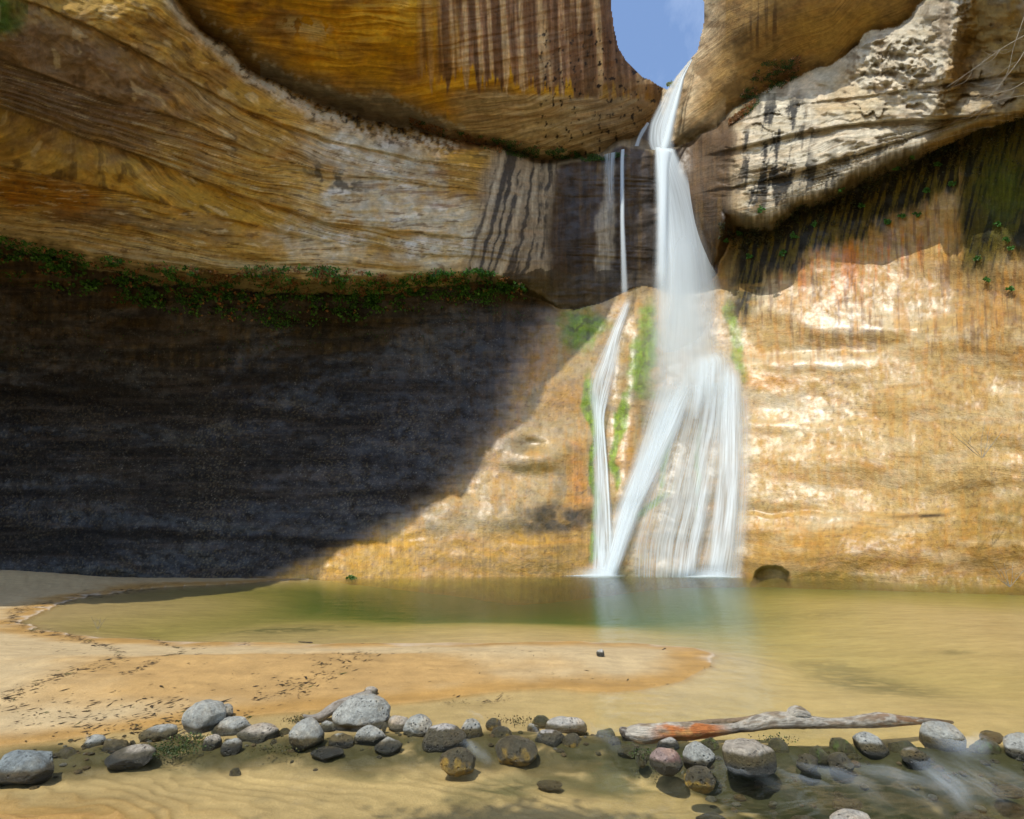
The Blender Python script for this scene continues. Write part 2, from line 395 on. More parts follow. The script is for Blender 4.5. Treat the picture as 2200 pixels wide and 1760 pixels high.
for i_, l_ in enumerate(linesR[1:4]):
    d_ = PY - l_; am = (0.35, 0.8, 0.5)[i_]
    Y = Y + mF * am * (0.5 + 0.5 * np.tanh(d_ / 2.0)) * np.exp(-np.abs(d_) / 30)
# knobbly weathered nose at the top of the right-hand band
kn = np.exp(-(((PX - 1925) / 95) ** 2 + ((PY - 135) / 75) ** 2) ** 1.6) * (who == 1)
wy = fbm(PX / 24, PY / 19, 3, 65); kn2 = ridge(fbm(PX / 52, PY / 36, 3, 66)) ** 2
Y = Y - kn * (0.75 * kn2 + 0.1 + 0.55 * wy)
fold = np.exp(-((PX - 2055 + 0.25 * (PY - 60)) / 26) ** 2) * (PY < 250) * (who == 1)
Y = Y - 1.0 * fold * (0.7 + 0.6 * fbm(PX / 30, PY / 30, 3, 67))
Y = Y + 0.9 * sstep(2045, 2080, PX) * (PY < 250) * (who == 1) * (1 - sstep(180, 250, PY))
# wall and slab: low horizontal swells, ledges, the cave at its foot
inC = (who == 0)
sw = 0.45 * fbm(PX / 330, PY / 120, 3, 71, 0.4) + 0.05 * fbm(PX / 60, PY / 40, 3, 72) + 0.015 * fbm(PX / 12, PY / 12, 3, 73)
Y = Y + inC * sw
def ledge(y0, amp, x0, x1, w=6, slope=0.0, sd=0):
    yy = PY - (y0 + slope * (PX - x0) + 9 * fbm(PX / 120, PX * 0 + sd, 3, 75 + sd))
    m = sstep(x0 - 60, x0 + 30, PX) * (1 - sstep(x1 - 30, x1 + 60, PX))
    return amp * m * (0.5 - 0.5 * np.tanh(yy / w)) * np.exp(-np.abs(yy) / 90)
for a in [(1110, 0.7, 1600, 2080, 4, -0.02, 1), (905, 0.6, 1590, 1900, 10, 0.01, 2), (770, 0.45, 1590, 1900, 8, -0.05, 3), (1165, 0.5, 1100, 1250, 5, 0, 4),
          (960, 0.5, 100, 900, 12, 0.05, 5), (840, 0.8, 0, 800, 14, 0.09, 6), (1140, 0.5, 0, 900, 8, 0.03, 7), (700, 0.5, 1900, 2300, 10, -0.1, 8), (1060, 0.4, 0, 1000, 10, 0.0, 9)]:
    Y = Y + 0.75 * inC * ledge(*a)
cave = 1 - sstep(0.7, 1.0, np.sqrt(((WX - 1655) / 40) ** 2 + (np.minimum(WY - 1243, 0) / 34) ** 2))
Y = Y + cave * 0.6
for (x0_, y0_, rx_, ry_, s_) in [(1640, 640, 90, 40, .020), (1870, 685, 180, 30, .020), (1730, 768, 150, 22, .026), (1730, 880, 130, 38, .022), (1760, 1135, 120, 20, .026), (1100, 1060, 70, 60, .018), (1170, 930, 60, 50, .018), (2080, 640, 90, 40, .016), (1900, 960, 160, 40, .012), (1240, 900, 40, 60, .012), (1360, 720, 24, 60, .02)]:
    Y = Y - 0.42 * inC * s_ * (PY - y0_) * np.exp(-((WX - x0_) / rx_) ** 2 - ((WY - y0_) / ry_) ** 2)
# folded foot right of the cave
Y = Y - 0.9 * np.exp(-(((PX - 1790) / 120) ** 2 + ((PY - 1195) / 50) ** 2)) * inC
# little eye-shaped hollow left of the falls
Y = Y + 0.8 * np.exp(-(((PX - 1140) / 30) ** 2 + ((PY - 955) / 14) ** 2)) - 0.6 * np.exp(-(((PX - 1150) / 55) ** 2 + ((PY - 990) / 22) ** 2))
# runnels where the water has cut the slab, a rib between them
rib = lambda x0, y0, x1, y1, w: np.exp(-((PX - (x0 + (x1 - x0) * (PY - y0) / (y1 - y0))) / w) ** 2) * sstep(y0 - 30, y0 + 40, PY) * (1 - sstep(y1 - 20, y1 + 30, PY))
Y = Y - 0.6 * rib(1375, 680, 1335, 1080, 34) + 0.3 * rib(1330, 690, 1290, 1200, 26) - 0.9 * rib(1545, 760, 1500, 1230, 60)
for yy0, xx0, s0 in [(575, 1600, 81), (640, 1650, 82)]:
    pass
YR = Y.copy()

# --- colour --------------------------------------------------------------
def rgb(*c): return np.array(c, np.float32)
Cc = np.zeros(PX.shape + (3,), np.float32)
PR = np.zeros(PX.shape + (4,), np.float32)      # bedding, drip, speck, wet
def over(mask, c, bed=None, drip=None, speck=None, wet=None):
    m = np.clip(mask, 0, 1)[..., None].astype(np.float32)
    Cc[:] = Cc * (1 - m) + rgb(*c) * m
    for i, v in enumerate((bed, drip, speck, wet)):
        if v is not None: PR[..., i] = PR[..., i] * (1 - m[..., 0]) + v * m[..., 0]
n_f = fbm(PX / 7, PY / 4, 3, 140); n_a = fbm(PX / 60, PY / 40, 5, 101); n_b = fbm(PX / 25, PY / 25, 5, 102); n_c = fbm(PX / 150, PY / 110, 4, 103)
n_str = fbm(PX / 9, PY / 160, 4, 104); n_st2 = fbm(PX / 24, PY / 300, 4, 105); n_hor = fbm(PX / 170, PY / 16, 4, 106)
def blob(x, y, rx, ry, ang=0, e=0.6, nz=None):
    a = ang * D2R; dx = PX + 30 * wob - x; dy = PY + 30 * wob2 - y
    u = (np.cos(a) * dx + np.sin(a) * dy) / rx; v = (-np.sin(a) * dx + np.cos(a) * dy) / ry
    r = np.sqrt(u * u + v * v) + 0.35 * (n_a if nz is None else nz)
    return 1 - sstep(1 - e, 1 + e * 0.4, r)
OCH = (0.42, 0.25, 0.075); BRN = (0.27, 0.155, 0.06); CRM = (0.50, 0.41, 0.25); GRY = (0.36, 0.34, 0.28); ORG = (0.52, 0.24, 0.03)
TAN = (0.50, 0.37, 0.20); BLK = (0.036, 0.025, 0.014); DKB = (0.085, 0.055, 0.025); WHT = (0.58, 0.55, 0.47); OLV = (0.16, 0.12, 0.03)
# everything starts ochre
over(np.ones_like(PX), OCH, 0.8, 0.0, 0.0, 0.0)
left = (who == 1) & (PX < 1300)
over(left * 1.0, (0.50, 0.31, 0.09), 0.95, 0.0, 0.0, 0)
over(left * sstep(0.0, 0.5, n_c) * 0.8, (0.37, 0.225, 0.09))
over(left * np.isin(setL, [5]) * 0.65, (0.50, 0.37, 0.17))
over(left * np.isin(setL, [3]) * 0.5, (0.50, 0.33, 0.09))
over(left * np.isin(setL, [1]) * 0.3, (0.34, 0.21, 0.09))
over(left * np.exp(-(dL / 2.6) ** 2) * sstep(-0.3, 0.2, n_c + n_a) * 0.55, (0.58, 0.46, 0.26))
over(left * sstep(0.15, 0.5, fbm(aL * 0.45, bL * 7, 4, 131)) * 0.5, (0.27, 0.15, 0.05))
over(left * sstep(0.15, 0.5, fbm(aL * 0.35, bL * 5, 4, 132)) * 0.4, (0.56, 0.42, 0.20))
over(left * blob(150, 180, 330, 150, 18), (0.30, 0.20, 0.115), 0.8)
over(left * blob(100, 420, 160, 45, 8) * 0.9, (0.40, 0.18, 0.035))
over(left * blob(480, 440, 260, 40, 10) * 0.6, (0.46, 0.27, 0.06))
over(left * (1 - sstep(8, 46, sB + 10 * n_a)) * (PY > 380) * 0.85 * (PX < 1050), (0.46, 0.36, 0.19), 0.7)
over(left * blob(300, 480, 260, 20, 8) * 0.6, (0.21, 0.145, 0.08))
pale = left * np.clip(blob(800, 330, 170, 60, 10) + blob(780, 420, 150, 60, -10) + blob(900, 460, 190, 70, 12) + blob(700, 520, 150, 50, 10) * 0.8 + blob(960, 530, 120, 50, 0), 0, 1)
over(pale * (0.75 + 0.5 * n_b), (0.48, 0.45, 0.37), 0.55)
over(pale * sstep(0.1, 0.5, fbm(PX / 70, PY / 34, 6, 107, 0.6)) * 0.8, (0.60, 0.58, 0.54), 0.5)
over(left * blob(720, 380, 90, 22, 20) * sstep(-0.1, 0.3, n_b) * 0.8, (0.12, 0.10, 0.07))
over(left * blob(920, 400, 150, 60, 12) * sstep(0.15, 0.5, n_hor) * 0.6, (0.24, 0.13, 0.07))
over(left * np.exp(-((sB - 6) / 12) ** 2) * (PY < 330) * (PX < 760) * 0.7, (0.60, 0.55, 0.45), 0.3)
# black drips under a seep
dr = sstep(0.05, 0.3, fbm(PX / 7, PY / 90, 3, 108)) * (PX > 735) * (PX < 880) * (PY > 222 + 0.2 * (PX - 735)) * (PY < 262 + 0.2 * (PX - 735) + 22 * n_st2)
over(left * dr * 0.9, (0.03, 0.032, 0.035), 0.2)
# streaked wall behind the falls
cen = sstep(1010, 1050, WX + 0.22 * (PY - 450)) * (who == 1) * (1 - sstep(1545, 1600, WX - 0.02 * PY))
SX = PX + 0.28 * np.maximum(PY - 330, 0) * (1 - sstep(1050, 1230, PX)) * 0.9 + 5 * n_a
st1 = fbm(SX / 14, PY / 400, 4, 110); st2 = fbm(SX / 30, PY / 600, 3, 111)
over(cen, (0.33, 0.27, 0.19), 0.25, 0.7, 0.1, 0.15)
over(cen * sstep(0.05, 0.3, st1 + 0.25 * n_b) * 0.85, (0.07, 0.06, 0.05))
over(cen * sstep(0.12, 0.5, -st1 + 0.3 * n_b) * 0.7, (0.44, 0.38, 0.28))
mid = (who == 1) * sstep(1180, 1205, WX + 0.1 * (PY - 400)) * (1 - sstep(1540, 1580, WX - 0.03 * PY))
over(mid, (0.085, 0.048, 0.018), 0.15, 0.9, 0.1, 0.35)
over(mid * sstep(0.1, 0.4, st1) * 0.8, (0.15, 0.09, 0.03))
over(mid * sstep(0.1, 0.4, -st2) * 0.7, (0.05, 0.034, 0.02))
over(mid * blob(1305, 480, 22, 140, 2, 0.4) * (0.6 + 0.7 * np.abs(st1)), (0.38, 0.34, 0.27))
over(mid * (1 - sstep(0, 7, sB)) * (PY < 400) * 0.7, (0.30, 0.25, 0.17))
over(mid * sstep(1460, 1490, WX) * (1 - sstep(400, 440, WY)), (0.14, 0.085, 0.04), 0.4)
over((who == 1) * (PY > 585 + 14 * n_a) * (PX > 1080) * (PX < 1420) * 0.8, (0.085, 0.06, 0.03), 0.1, 0.8, 0.3)
over((who == 1) * blob(1120, 630, 90, 35) * 0.8, (0.10, 0.07, 0.02), 0.1, 0.8)
# right band: pale cross-beds with black water stains
rb = sstep(1545, 1590, WX - 0.05 * PY) * (who == 1)
over(rb, (0.47, 0.43, 0.34), 0.55, 0.1, 0.05, 0.0)
over(rb * sstep(0.05, 0.5, n_hor) * 0.6, (0.36, 0.30, 0.20))
over(rb * sstep(0.15, 0.5, -n_c) * 0.5, (0.44, 0.34, 0.19))
stn = rb * np.clip(blob(1610, 380, 100, 110) + blob(1690, 270, 60, 90, 0) + blob(1740, 400, 90, 70) * 0.9 + blob(1640, 310, 70, 50) * 0.8 + blob(1850, 330, 90, 40) * 0.5, 0, 1) * sstep(-0.12, 0.22, fbm((PX + 0.15 * PY) / 24, PY / 90, 5, 113) + 0.25 * n_f - 0.0)
over(stn * 0.92, (0.055, 0.056, 0.055), 0.5, 0.4)
over(rb * blob(1600, 455, 60, 40) * 0.7 * sstep(0, 0.3, n_b), (0.26, 0.19, 0.1))
over(rb * (1 - sstep(0, 26, sB + 14 * n_str)) * (PY > 200) * 0.8, (0.10, 0.08, 0.03), 0.2, 0.9)
ur = rb * sstep(2040, 2090, WX + 0.3 * PY - 20)
over(ur, (0.34, 0.24, 0.10), 0.75)
over(ur * sstep(0.1, 0.4, fbm(BU * 0.8, BV * 6, 4, 114)) * 0.7, (0.42, 0.38, 0.30))
over(ur * blob(2120, 180, 60, 60) * 0.5, (0.40, 0.36, 0.30))
# upper cliff
up = (who == 2) * 1.0
over(up, (0.52, 0.29, 0.05), 0.45)
over(up * sstep(0.0, 0.5, n_c), (0.33, 0.18, 0.05))
over(up * blob(650, 55, 60, 30, 8) * 0.7 * (n_b > -0.2), (0.52, 0.42, 0.22), 0.9)
over(up * blob(860, 110, 120, 40, 8) * 0.6, (0.50, 0.27, 0.035), 0.35)
over(up * (1 - sstep(10, 55, sA + 12 * n_a)) * (PX < 960) * 0.8, (0.30, 0.20, 0.09), 0.5)
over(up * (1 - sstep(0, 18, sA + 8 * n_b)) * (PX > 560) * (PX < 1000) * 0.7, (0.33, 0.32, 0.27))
ste = 158 + 55 * fbm(PX / 11, PX * 0, 3, 115) + 0.12 * (PX - 900)
stk = up * sstep(870, 1010, WX + 60 * n_st2) * (1 - sstep(ste - 8, ste + 8, PY + 6 * n_a))
sA1 = fbm((PX - 0.05 * PY) / 13, PY / 500, 4, 116); sA2 = fbm((PX - 0.05 * PY) / 34, PY / 700, 3, 117)
over(stk, (0.30, 0.17, 0.095), 0.1, 0.8)
over(stk * sstep(0.05, 0.3, sA1) * 0.85, (0.17, 0.09, 0.04))
over(stk * sstep(0.0, 0.3, -sA1) * 0.9, (0.50, 0.35, 0.19))
over(stk * sstep(0.1, 0.3, sA2) * 0.75, (0.20, 0.10, 0.045))
low = up * sstep(188, 205, PY - 0.05 * (PX - 1000) + 12 * n_a) * sstep(940, 1010, WX)
over(low, (0.42, 0.32, 0.18), 0.8, 0.1)
over(low * sstep(0.0, 0.4, n_hor) * 0.6, (0.28, 0.17, 0.07))
over(up * sstep(1230, 1290, WX) * sstep(140, 200, PY) * 0.6, (0.24, 0.155, 0.075))
pit = up * sstep(1130, 1180, PX) * (PY > 60) * sstep(0.42, 0.5, fbm(PX / 9, PY / 16, 3, 118))
over(pit, (0.05, 0.028, 0.012)); 
# upper right mass
ug = (who == 3) * 1.0
over(ug, (0.34, 0.22, 0.09), 0.55)
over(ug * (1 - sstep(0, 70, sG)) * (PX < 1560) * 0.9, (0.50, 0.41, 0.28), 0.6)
over(ug * sstep(0.0, 0.35, n_a) * 0.6, (0.20, 0.125, 0.055))
over(ug * blob(1800, 60, 150, 60, -10) * 0.6, (0.40, 0.24, 0.06))
over(ug * blob(1640, 50, 50, 60) * sstep(-0.1, 0.2, fbm(PX / 14, PY / 200, 3, 119)) * 0.7, (0.12, 0.07, 0.035))
over(ug * (1 - sstep(0, 36, sG + 10 * n_b)) * (PX > 1540) * 0.85, (0.07, 0.055, 0.03), 0.2)
over(ug * blob(1500, 285, 50, 28) * 0.8, (0.10, 0.07, 0.03))
# alcove wall: black varnish painted out to the cast shadow's edge, browner towards the top and the right
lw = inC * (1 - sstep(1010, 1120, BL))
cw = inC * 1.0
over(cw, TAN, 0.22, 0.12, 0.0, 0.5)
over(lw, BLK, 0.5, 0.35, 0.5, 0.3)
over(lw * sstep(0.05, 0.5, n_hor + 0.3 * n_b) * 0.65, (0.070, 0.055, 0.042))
over(lw * (blob(420, 1030, 420, 70) + blob(400, 880, 200, 25, 12) + blob(650, 950, 180, 18, -2)) * (0.5 + 0.8 * n_b), (0.12, 0.10, 0.085), 0.3, 0.4, 0.9)
over(lw * (1 - sstep(640, 860, WY - 0.05 * PX + 60 * n_a + 40 * n_st2)) * (0.75 + 0.5 * n_str), (0.17, 0.12, 0.05), 0.3, 0.7, 0.5)
over(lw * (PY < 760) * sstep(0.1, 0.4, n_a) * 0.75, (0.03, 0.024, 0.014))
over(lw * sstep(780, 960, WX) * sstep(0.0, 0.4, n_a + 0.2) * 0.6, (0.12, 0.075, 0.03), 0.3, 0.7, 0.6)
over(lw * (PY > 1140 + 10 * n_a) * 0.6, (0.05, 0.042, 0.026), 0.4, 0.3, 0.25)
over(inC * np.exp(-((BL - 1085) / 55) ** 2) * (PY > 680) * 0.8, (0.17, 0.10, 0.035), 0.1, 0.8, 0.2, 0.4)
seep = lw * np.clip(blob(740, 610, 34, 60) + blob(640, 610, 30, 30) + blob(280, 640, 60, 30) + blob(820, 640, 30, 40), 0, 1)
over(seep * (0.6 + 0.6 * n_str), (0.34, 0.20, 0.07), 0.1, 0.8)
over(lw * blob(1090, 700, 60, 60) * 0.7 * sstep(-0.1, 0.3, n_str), (0.22, 0.18, 0.10))
# right slab
rs = inC * (1 - sstep(-0.5, 0.5, 0 * PX)) * 0
sl = inC * sstep(1540, 1600, WX)
over(sl, (0.50, 0.35, 0.155), 0.2, 0.15, 0.05, 0.6)
over(sl * (PY < 700) * (0.5 + 0.8 * n_str) * 0.75, (0.42, 0.27, 0.12), 0.1, 0.55)
ors = np.clip(blob(1820, 570, 260, 60, -12) * sstep(0.0, 0.3, n_st2 + 0.4 * n_str) + blob(1830, 620, 40, 100, 5) * 0.8 * sstep(-0.2, 0.2, n_str), 0, 1)
over(sl * ors * 0.85, (0.58, 0.20, 0.025), 0.1, 0.5)
over(sl * np.clip(blob(1640, 820, 90, 20), 0, 1) * 0.9, (0.55, 0.27, 0.03))
over(sl * blob(2150, 680, 110, 130) * (0.4 + 0.8 * n_b), (0.30, 0.17, 0.06), 0.1, 0.4)
over(sl * blob(2080, 820, 160, 60, -8) * sstep(-0.1, 0.5, n_b) * 0.7, (0.36, 0.20, 0.05))
over(sl * np.clip(blob(1750, 1010, 130, 60) * sstep(0, 0.35, n_str), 0, 1) * 0.7, (0.50, 0.29, 0.07))
over(sl * (blob(1640, 640, 80, 50) + blob(1870, 680, 170, 35, -6) + blob(1720, 770, 130, 26) + blob(1720, 880, 110, 44) + blob(1750, 1135, 110, 22, -4)) * (0.6 + 0.5 * n_hor), (0.56, 0.50, 0.41), 0.15, 0.2, 0.0, 1.0)  # wet patches, their sheen also painted in as pale grey
over(sl * sstep(1110, 1150, WY + 0.02 * (1900 - PX)) * 0.85, (0.47, 0.28, 0.075), 0.3, 0.1, 0.1, 0.35)
over(sl * blob(1950, 1210, 220, 50) * sstep(0.0, 0.4, fbm((PX * 0.8 + PY) / 26, (PY * 0.7 - PX) / 90, 4, 121)) * 0.8, (0.40, 0.20, 0.07))
over(sl * blob(2170, 1120, 140, 90) * 0.75, (0.33, 0.22, 0.06), 0.1, 0.1, 0.4, 0.1)
over(sl * (PY > 1225 + 0.04 * (PX - 1700) + 8 * n_b) * (PX > 1700) * 0.7, (0.34, 0.28, 0.06))
over(inC * cave, (0.34, 0.20, 0.06), 0.1, 0.1, 0.2, 0.1)
over(inC * np.exp(-(((PX - 1975) / 60) ** 4 + ((PY - 1109 + 0.04 * (PX - 1975)) / 4) ** 2)), (0.05, 0.03, 0.015))
# under the right overhang: dark ochre drips, then hanging stains
un = inC * sstep(1530, 1560, PX) * (1 - sstep(0, 1, (PY - (575 - 0.16 * (PX - 1540) - 0.00013 * (PX - 1540) ** 2 * (PX < 2100))) / 40))
hang = sstep(1535, 1560, PX) * (sB < 0) * (1 - sstep(84, 138, -sB + 22 * n_a + 14 * n_str)) * inC * (PX < 2060)
over(hang, (0.15, 0.115, 0.02), 0.1, 1.0, 0.1, 0.2)
dk = fbm((PX + 0.25 * PY) / 11, (PY - 0.3 * PX) / 120, 4, 123)
over(hang * sstep(-0.15, 0.12, dk) * 0.95, (0.026, 0.023, 0.010))
over(hang * (1 - sstep(10, 34, -sB + 14 * n_b)) * 0.75, (0.05, 0.045, 0.016))
hr = inC * (sB < 0) * sstep(2040, 2080, WX) * (1 - sstep(230, 330, -sB + 40 * n_c))
over(hr, (0.12, 0.10, 0.015), 0.1, 0.9, 0.2, 0.1)
over(hr * sstep(0.0, 0.3, dk) * 0.85, (0.018, 0.022, 0.006))
over(hr * blob(2160, 420, 60, 90) * 0.7, (0.10, 0.13, 0.012))
# left slab (lit) beside and under the falls
ls = inC * sstep(1000, 1110, BL) * (1 - sstep(1540, 1600, WX))
over(ls, (0.42, 0.31, 0.165), 0.12, 0.2, 0.05, 0.75)
over(ls * sstep(0.0, 0.45, n_a) * 0.5, (0.52, 0.33, 0.11))
over(ls * blob(1060, 1190, 220, 50, -14) * 0.85, (0.52, 0.29, 0.045), 0.1, 0.5)
over(ls * blob(1240, 1040, 26, 110) * 0.9, (0.55, 0.24, 0.03), 0.0, 0.6)
over(ls * blob(1215, 850, 60, 40, -40) * 0.6, (0.55, 0.28, 0.05))
over(ls * sstep(0.05, 0.45, fbm(PX / 45, PY / 30, 5, 160)) * 0.6, (0.30, 0.22, 0.12))
over(ls * sstep(0.05, 0.4, fbm(PX / 30, PY / 120, 4, 161)) * 0.6, (0.52, 0.28, 0.05))
over(ls * blob(1205, 1115, 95, 40) * (0.85 + 0.4 * n_b), (0.10, 0.07, 0.025), 0.1, 0.3, 0.2, 0.5)
over(ls * sstep(1130, 1160, WY) * (WX < 1290) * 0.75, (0.48, 0.27, 0.05), 0.1, 0.5, 0, 0.5)
over(ls * (blob(1105, 960, 60, 22) + 0 * PX) * 0.7, (0.26, 0.22, 0.16))
over(ls * blob(1200, 1190, 80, 34) * 0.6 * (0.6 + 0.5 * n_b), (0.30, 0.19, 0.04))
over(ls * blob(1290, 1020, 20, 230) * 0.35, (0.30, 0.24, 0.14))
over(inC * np.clip(blob(1480, 1040, 90, 190, 4), 0, 1) * 0.75, (0.27, 0.21, 0.13))
over(inC * blob(1400, 800, 70, 120, 4) * 0.6, (0.25, 0.22, 0.14))
moss = inC * np.clip(blob(1385, 760, 30, 110, 3) + blob(1250, 700, 55, 55, 10) + blob(1270, 860, 14, 60, -12) + blob(1275, 1000, 9, 160) + blob(1340, 900, 14, 60, 14)
    + blob(1322, 970, 8, 80) + blob(1272, 1170, 10, 40) + blob(1400, 1090, 50, 12, -45) * 0.8 + blob(1425, 1000, 8, 90, 14) * 0.8 + blob(1580, 740, 16, 90, -10) * 0.7 + blob(1500, 1010, 6, 90, 3) * 0.6, 0, 1)
over(moss * (0.75 + 0.6 * n_b), (0.15, 0.25, 0.015), 0.0, 0.5, 0.0, 0.45)
over(moss * sstep(0.1, 0.5, n_b) * 0.8, (0.26, 0.38, 0.03))
over(inC * blob(1355, 960, 14, 70, 6) * 0.7, (0.52, 0.26, 0.04))
over(inC * blob(1480, 1190, 60, 40, -40) * 0.5, (0.45, 0.25, 0.08))
# gorge rock above the lip
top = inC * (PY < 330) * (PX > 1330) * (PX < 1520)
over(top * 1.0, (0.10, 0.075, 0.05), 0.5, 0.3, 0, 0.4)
over(top * blob(1412, 200, 26, 40, 0, 0.2), (0.52, 0.43, 0.27), 0.8)
# vegetated seam behind the lip
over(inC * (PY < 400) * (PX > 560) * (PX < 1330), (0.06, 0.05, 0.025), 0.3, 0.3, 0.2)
over((who == 1) * blob(1000, 312, 160, 12, 6) * 0.7 * (PY < 340), (0.20, 0.10, 0.05))
over((who == 1) * (PX < 60) * (PY < 90) * blob(0, 30, 60, 60), (0.10, 0.16, 0.01))

n_f = fbm(PX / 7, PY / 4, 3, 140); n_g = fbm(aL * 1.2, bL * 22, 3, 141); n_h = fbm(PX / 16, PY / 16, 4, 142)
# pale crust and rubble in the seam below the upper cliff
crust = left * (1 - sstep(2, 34, sB + 10 * n_a)) * sstep(380, 470, PX) * (1 - sstep(960, 1010, PX)) * (PY < 330)
over(crust * sstep(-0.2, 0.25, n_h + 0.4 * n_f) * 0.9, (0.50, 0.46, 0.38), 0.3)
over(crust * sstep(0.15, 0.4, -n_h + 0.3 * n_f) * 0.8, (0.09, 0.065, 0.04))
over(up * np.exp(-((sA - 8) / 9) ** 2) * (PX > 430) * (PX < 1000) * sstep(0.0, 0.3, n_h) * 0.8, (0.42, 0.38, 0.30))
left = left * (1 - cen)
over(left * sstep(0.32, 0.5, fbm(aL * 2.2, bL * 16, 4, 143)) * 0.55, (0.14, 0.08, 0.035))
over(left * sstep(0.34, 0.5, fbm(aL * 1.6, bL * 12, 4, 144)) * 0.5, (0.62, 0.50, 0.30))
over(rb * sstep(0.3, 0.5, fbm(BU * 2.0, BV * 13, 4, 145)) * 0.5, (0.20, 0.155, 0.10))
# alcove wall: tan drips high up, lichen flecks lower down
over(lw * (PY < 800) * sstep(0.12, 0.4, fbm(PX / 18, PY / 50, 4, 146) + 0.25 * n_h) * 0.7, (0.24, 0.17, 0.075))
over(lw * sstep(0.42, 0.55, fbm(PX / 6, PY / 8, 3, 147) + 0.5 * n_a) * 0.6, (0.20, 0.165, 0.12))
over(lw * sstep(0.2, 0.5, fbm(PX / 30, PY / 12, 4, 152) + 0.2 * n_c) * 0.5, (0.11, 0.07, 0.03))
over(lw * sstep(0.25, 0.5, fbm(PX / 60, PY / 9, 4, 148)) * 0.35, (0.085, 0.078, 0.085))
# wet stains and scabs on the sunlit apron
lit = inC * (1 - np.clip(lw, 0, 1)) * (PY > 600)
over(lit * sstep(0.1, 0.5, fbm(PX / 60, PY / 26, 5, 149)) * 0.55, (0.46, 0.27, 0.08))
over(lit * sstep(0.36, 0.55, fbm(PX / 10, PY / 8, 4, 150) + 0.25 * n_c) * 0.5, (0.22, 0.13, 0.05))

vs = sl * (1 - np.clip(hang + hr, 0, 1)) * sstep(0.0, 0.4, fbm((PX - 0.04 * PY) / 16, PY / 150, 4, 170) + 0.35 * fbm(PX / 90, PY / 60, 3, 171))
over(vs * 0.58 * (1 - 0.4 * sstep(740, 860, PY)), (0.54, 0.26, 0.04))
over(sl * (1 - np.clip(hang + hr, 0, 1)) * sstep(0.15, 0.45, fbm((PX - 0.04 * PY) / 11, PY / 120, 4, 172) + 0.3 * n_c) * (1 - sstep(640, 900, PY)) * 0.6, (0.22, 0.12, 0.05))
over(sl * sstep(0.0, 0.5, fbm(PX / 120, PY / 40, 4, 173)) * (PY > 700) * 0.5, (0.52, 0.44, 0.33))
over(sl * sstep(1150, 1230, WY) * 0.5, (0.36, 0.21, 0.05))
over(lw * sstep(0.1, 0.35, fbm(PX / 220, PY / 14, 4, 174)) * 0.6, (0.155, 0.13, 0.125)); over(lw * sstep(0.1, 0.3, fbm(PX / 260, PY / 20, 3, 175)) * 0.5, (0.02, 0.016, 0.01))
over(lw * sstep(0.36, 0.48, fbm(PX / 5, PY / 5, 3, 176) + 0.35 * n_c) * sstep(800, 900, PY) * 0.7, (0.27, 0.23, 0.16))
over(lw * sstep(880, 1080, WX + 0.3 * (PY - 800)) * 0.5 * sstep(-0.2, 0.3, n_str), (0.20, 0.12, 0.04))
Cc *= (1 + 0.08 * n_f + 0.14 * n_h)[..., None].astype(np.float32)
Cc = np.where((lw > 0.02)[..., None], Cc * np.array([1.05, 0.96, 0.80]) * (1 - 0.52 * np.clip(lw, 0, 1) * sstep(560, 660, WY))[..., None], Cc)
lum = Cc.mean(-1, keepdims=True)
chroma = np.where((who == 0) & (PX > 900) & (PY > 560), 1.0, 1.16)[..., None]
Cc = lum + (Cc - lum) * chroma * np.array([0.97, 1.0, 1.0])                       # chroma raised to paint warmth into the blue-lit shade
Cc = Cc * (np.maximum(lum, 0.01) / 0.27) ** 0.36
Cc = np.where((isL & (PX < 1500))[..., None], Cc * 0.86, Cc)
Cc = np.where(((who == 0) & (PX > 900) & (PY > 450))[..., None], Cc * np.array([0.88, 0.84, 0.66]), Cc)
Cc = np.clip(Cc, 0.003, 0.85)

over(moss * (0.8 + 0.5 * n_b), (0.16, 0.27, 0.015))
over(moss * sstep(0.0, 0.5, n_b + 0.5 * n_f) * 0.9, (0.24, 0.33, 0.03))
over(moss * sstep(0.1, 0.4, -n_h) * 0.7, (0.10, 0.10, 0.03))

# --- build the meshes ----------------------------------------------------
A_, B_ = raydir(PX.astype(float), PY.astype(float))
VX = A_ * Y; VZ = CAM_H + B_ * Y
V = np.stack([VX, Y, VZ], -1).reshape(-1, 3).astype(np.float32)
H, W = PX.shape
idx = np.arange(H * W).reshape(H, W)
quads = np.stack([idx[1:, :-1], idx[1:, 1:], idx[:-1, 1:], idx[:-1, :-1]], -1)
skyd = sdist(SKY_poly, PX + 5 * wob, PY + 5 * wob2)
keep = (np.maximum.reduce([skyd[1:, :-1], skyd[1:, 1:], skyd[:-1, 1:], skyd[:-1, :-1]]) < 1.5)
fw = who[1:, :-1]; fx = PX[1:, :-1]; fy = PY[1:, :-1]
part = np.where(fw == 2, 2, np.where(fw == 3, 3, np.where(fw == 1, np.where(fx < 1200, 1, np.where(fx < 1520, 4, 5)), 0)))
apr = (fw == 0) & (BL[1:, :-1] > 1060) & (fy > 600)
part = np.where(apr, 6, part)
part = np.where((fw == 0) & (fy < 345) & (fx > 1330) & (fx < 1560), 7, part)
names = {0: "alcove_wall", 1: "cliff_left", 2: "cliff_upper_left", 3: "cliff_upper_right", 4: "cliff_behind_falls", 5: "cliff_right", 6: "rock_apron", 7: "gorge_rock"}
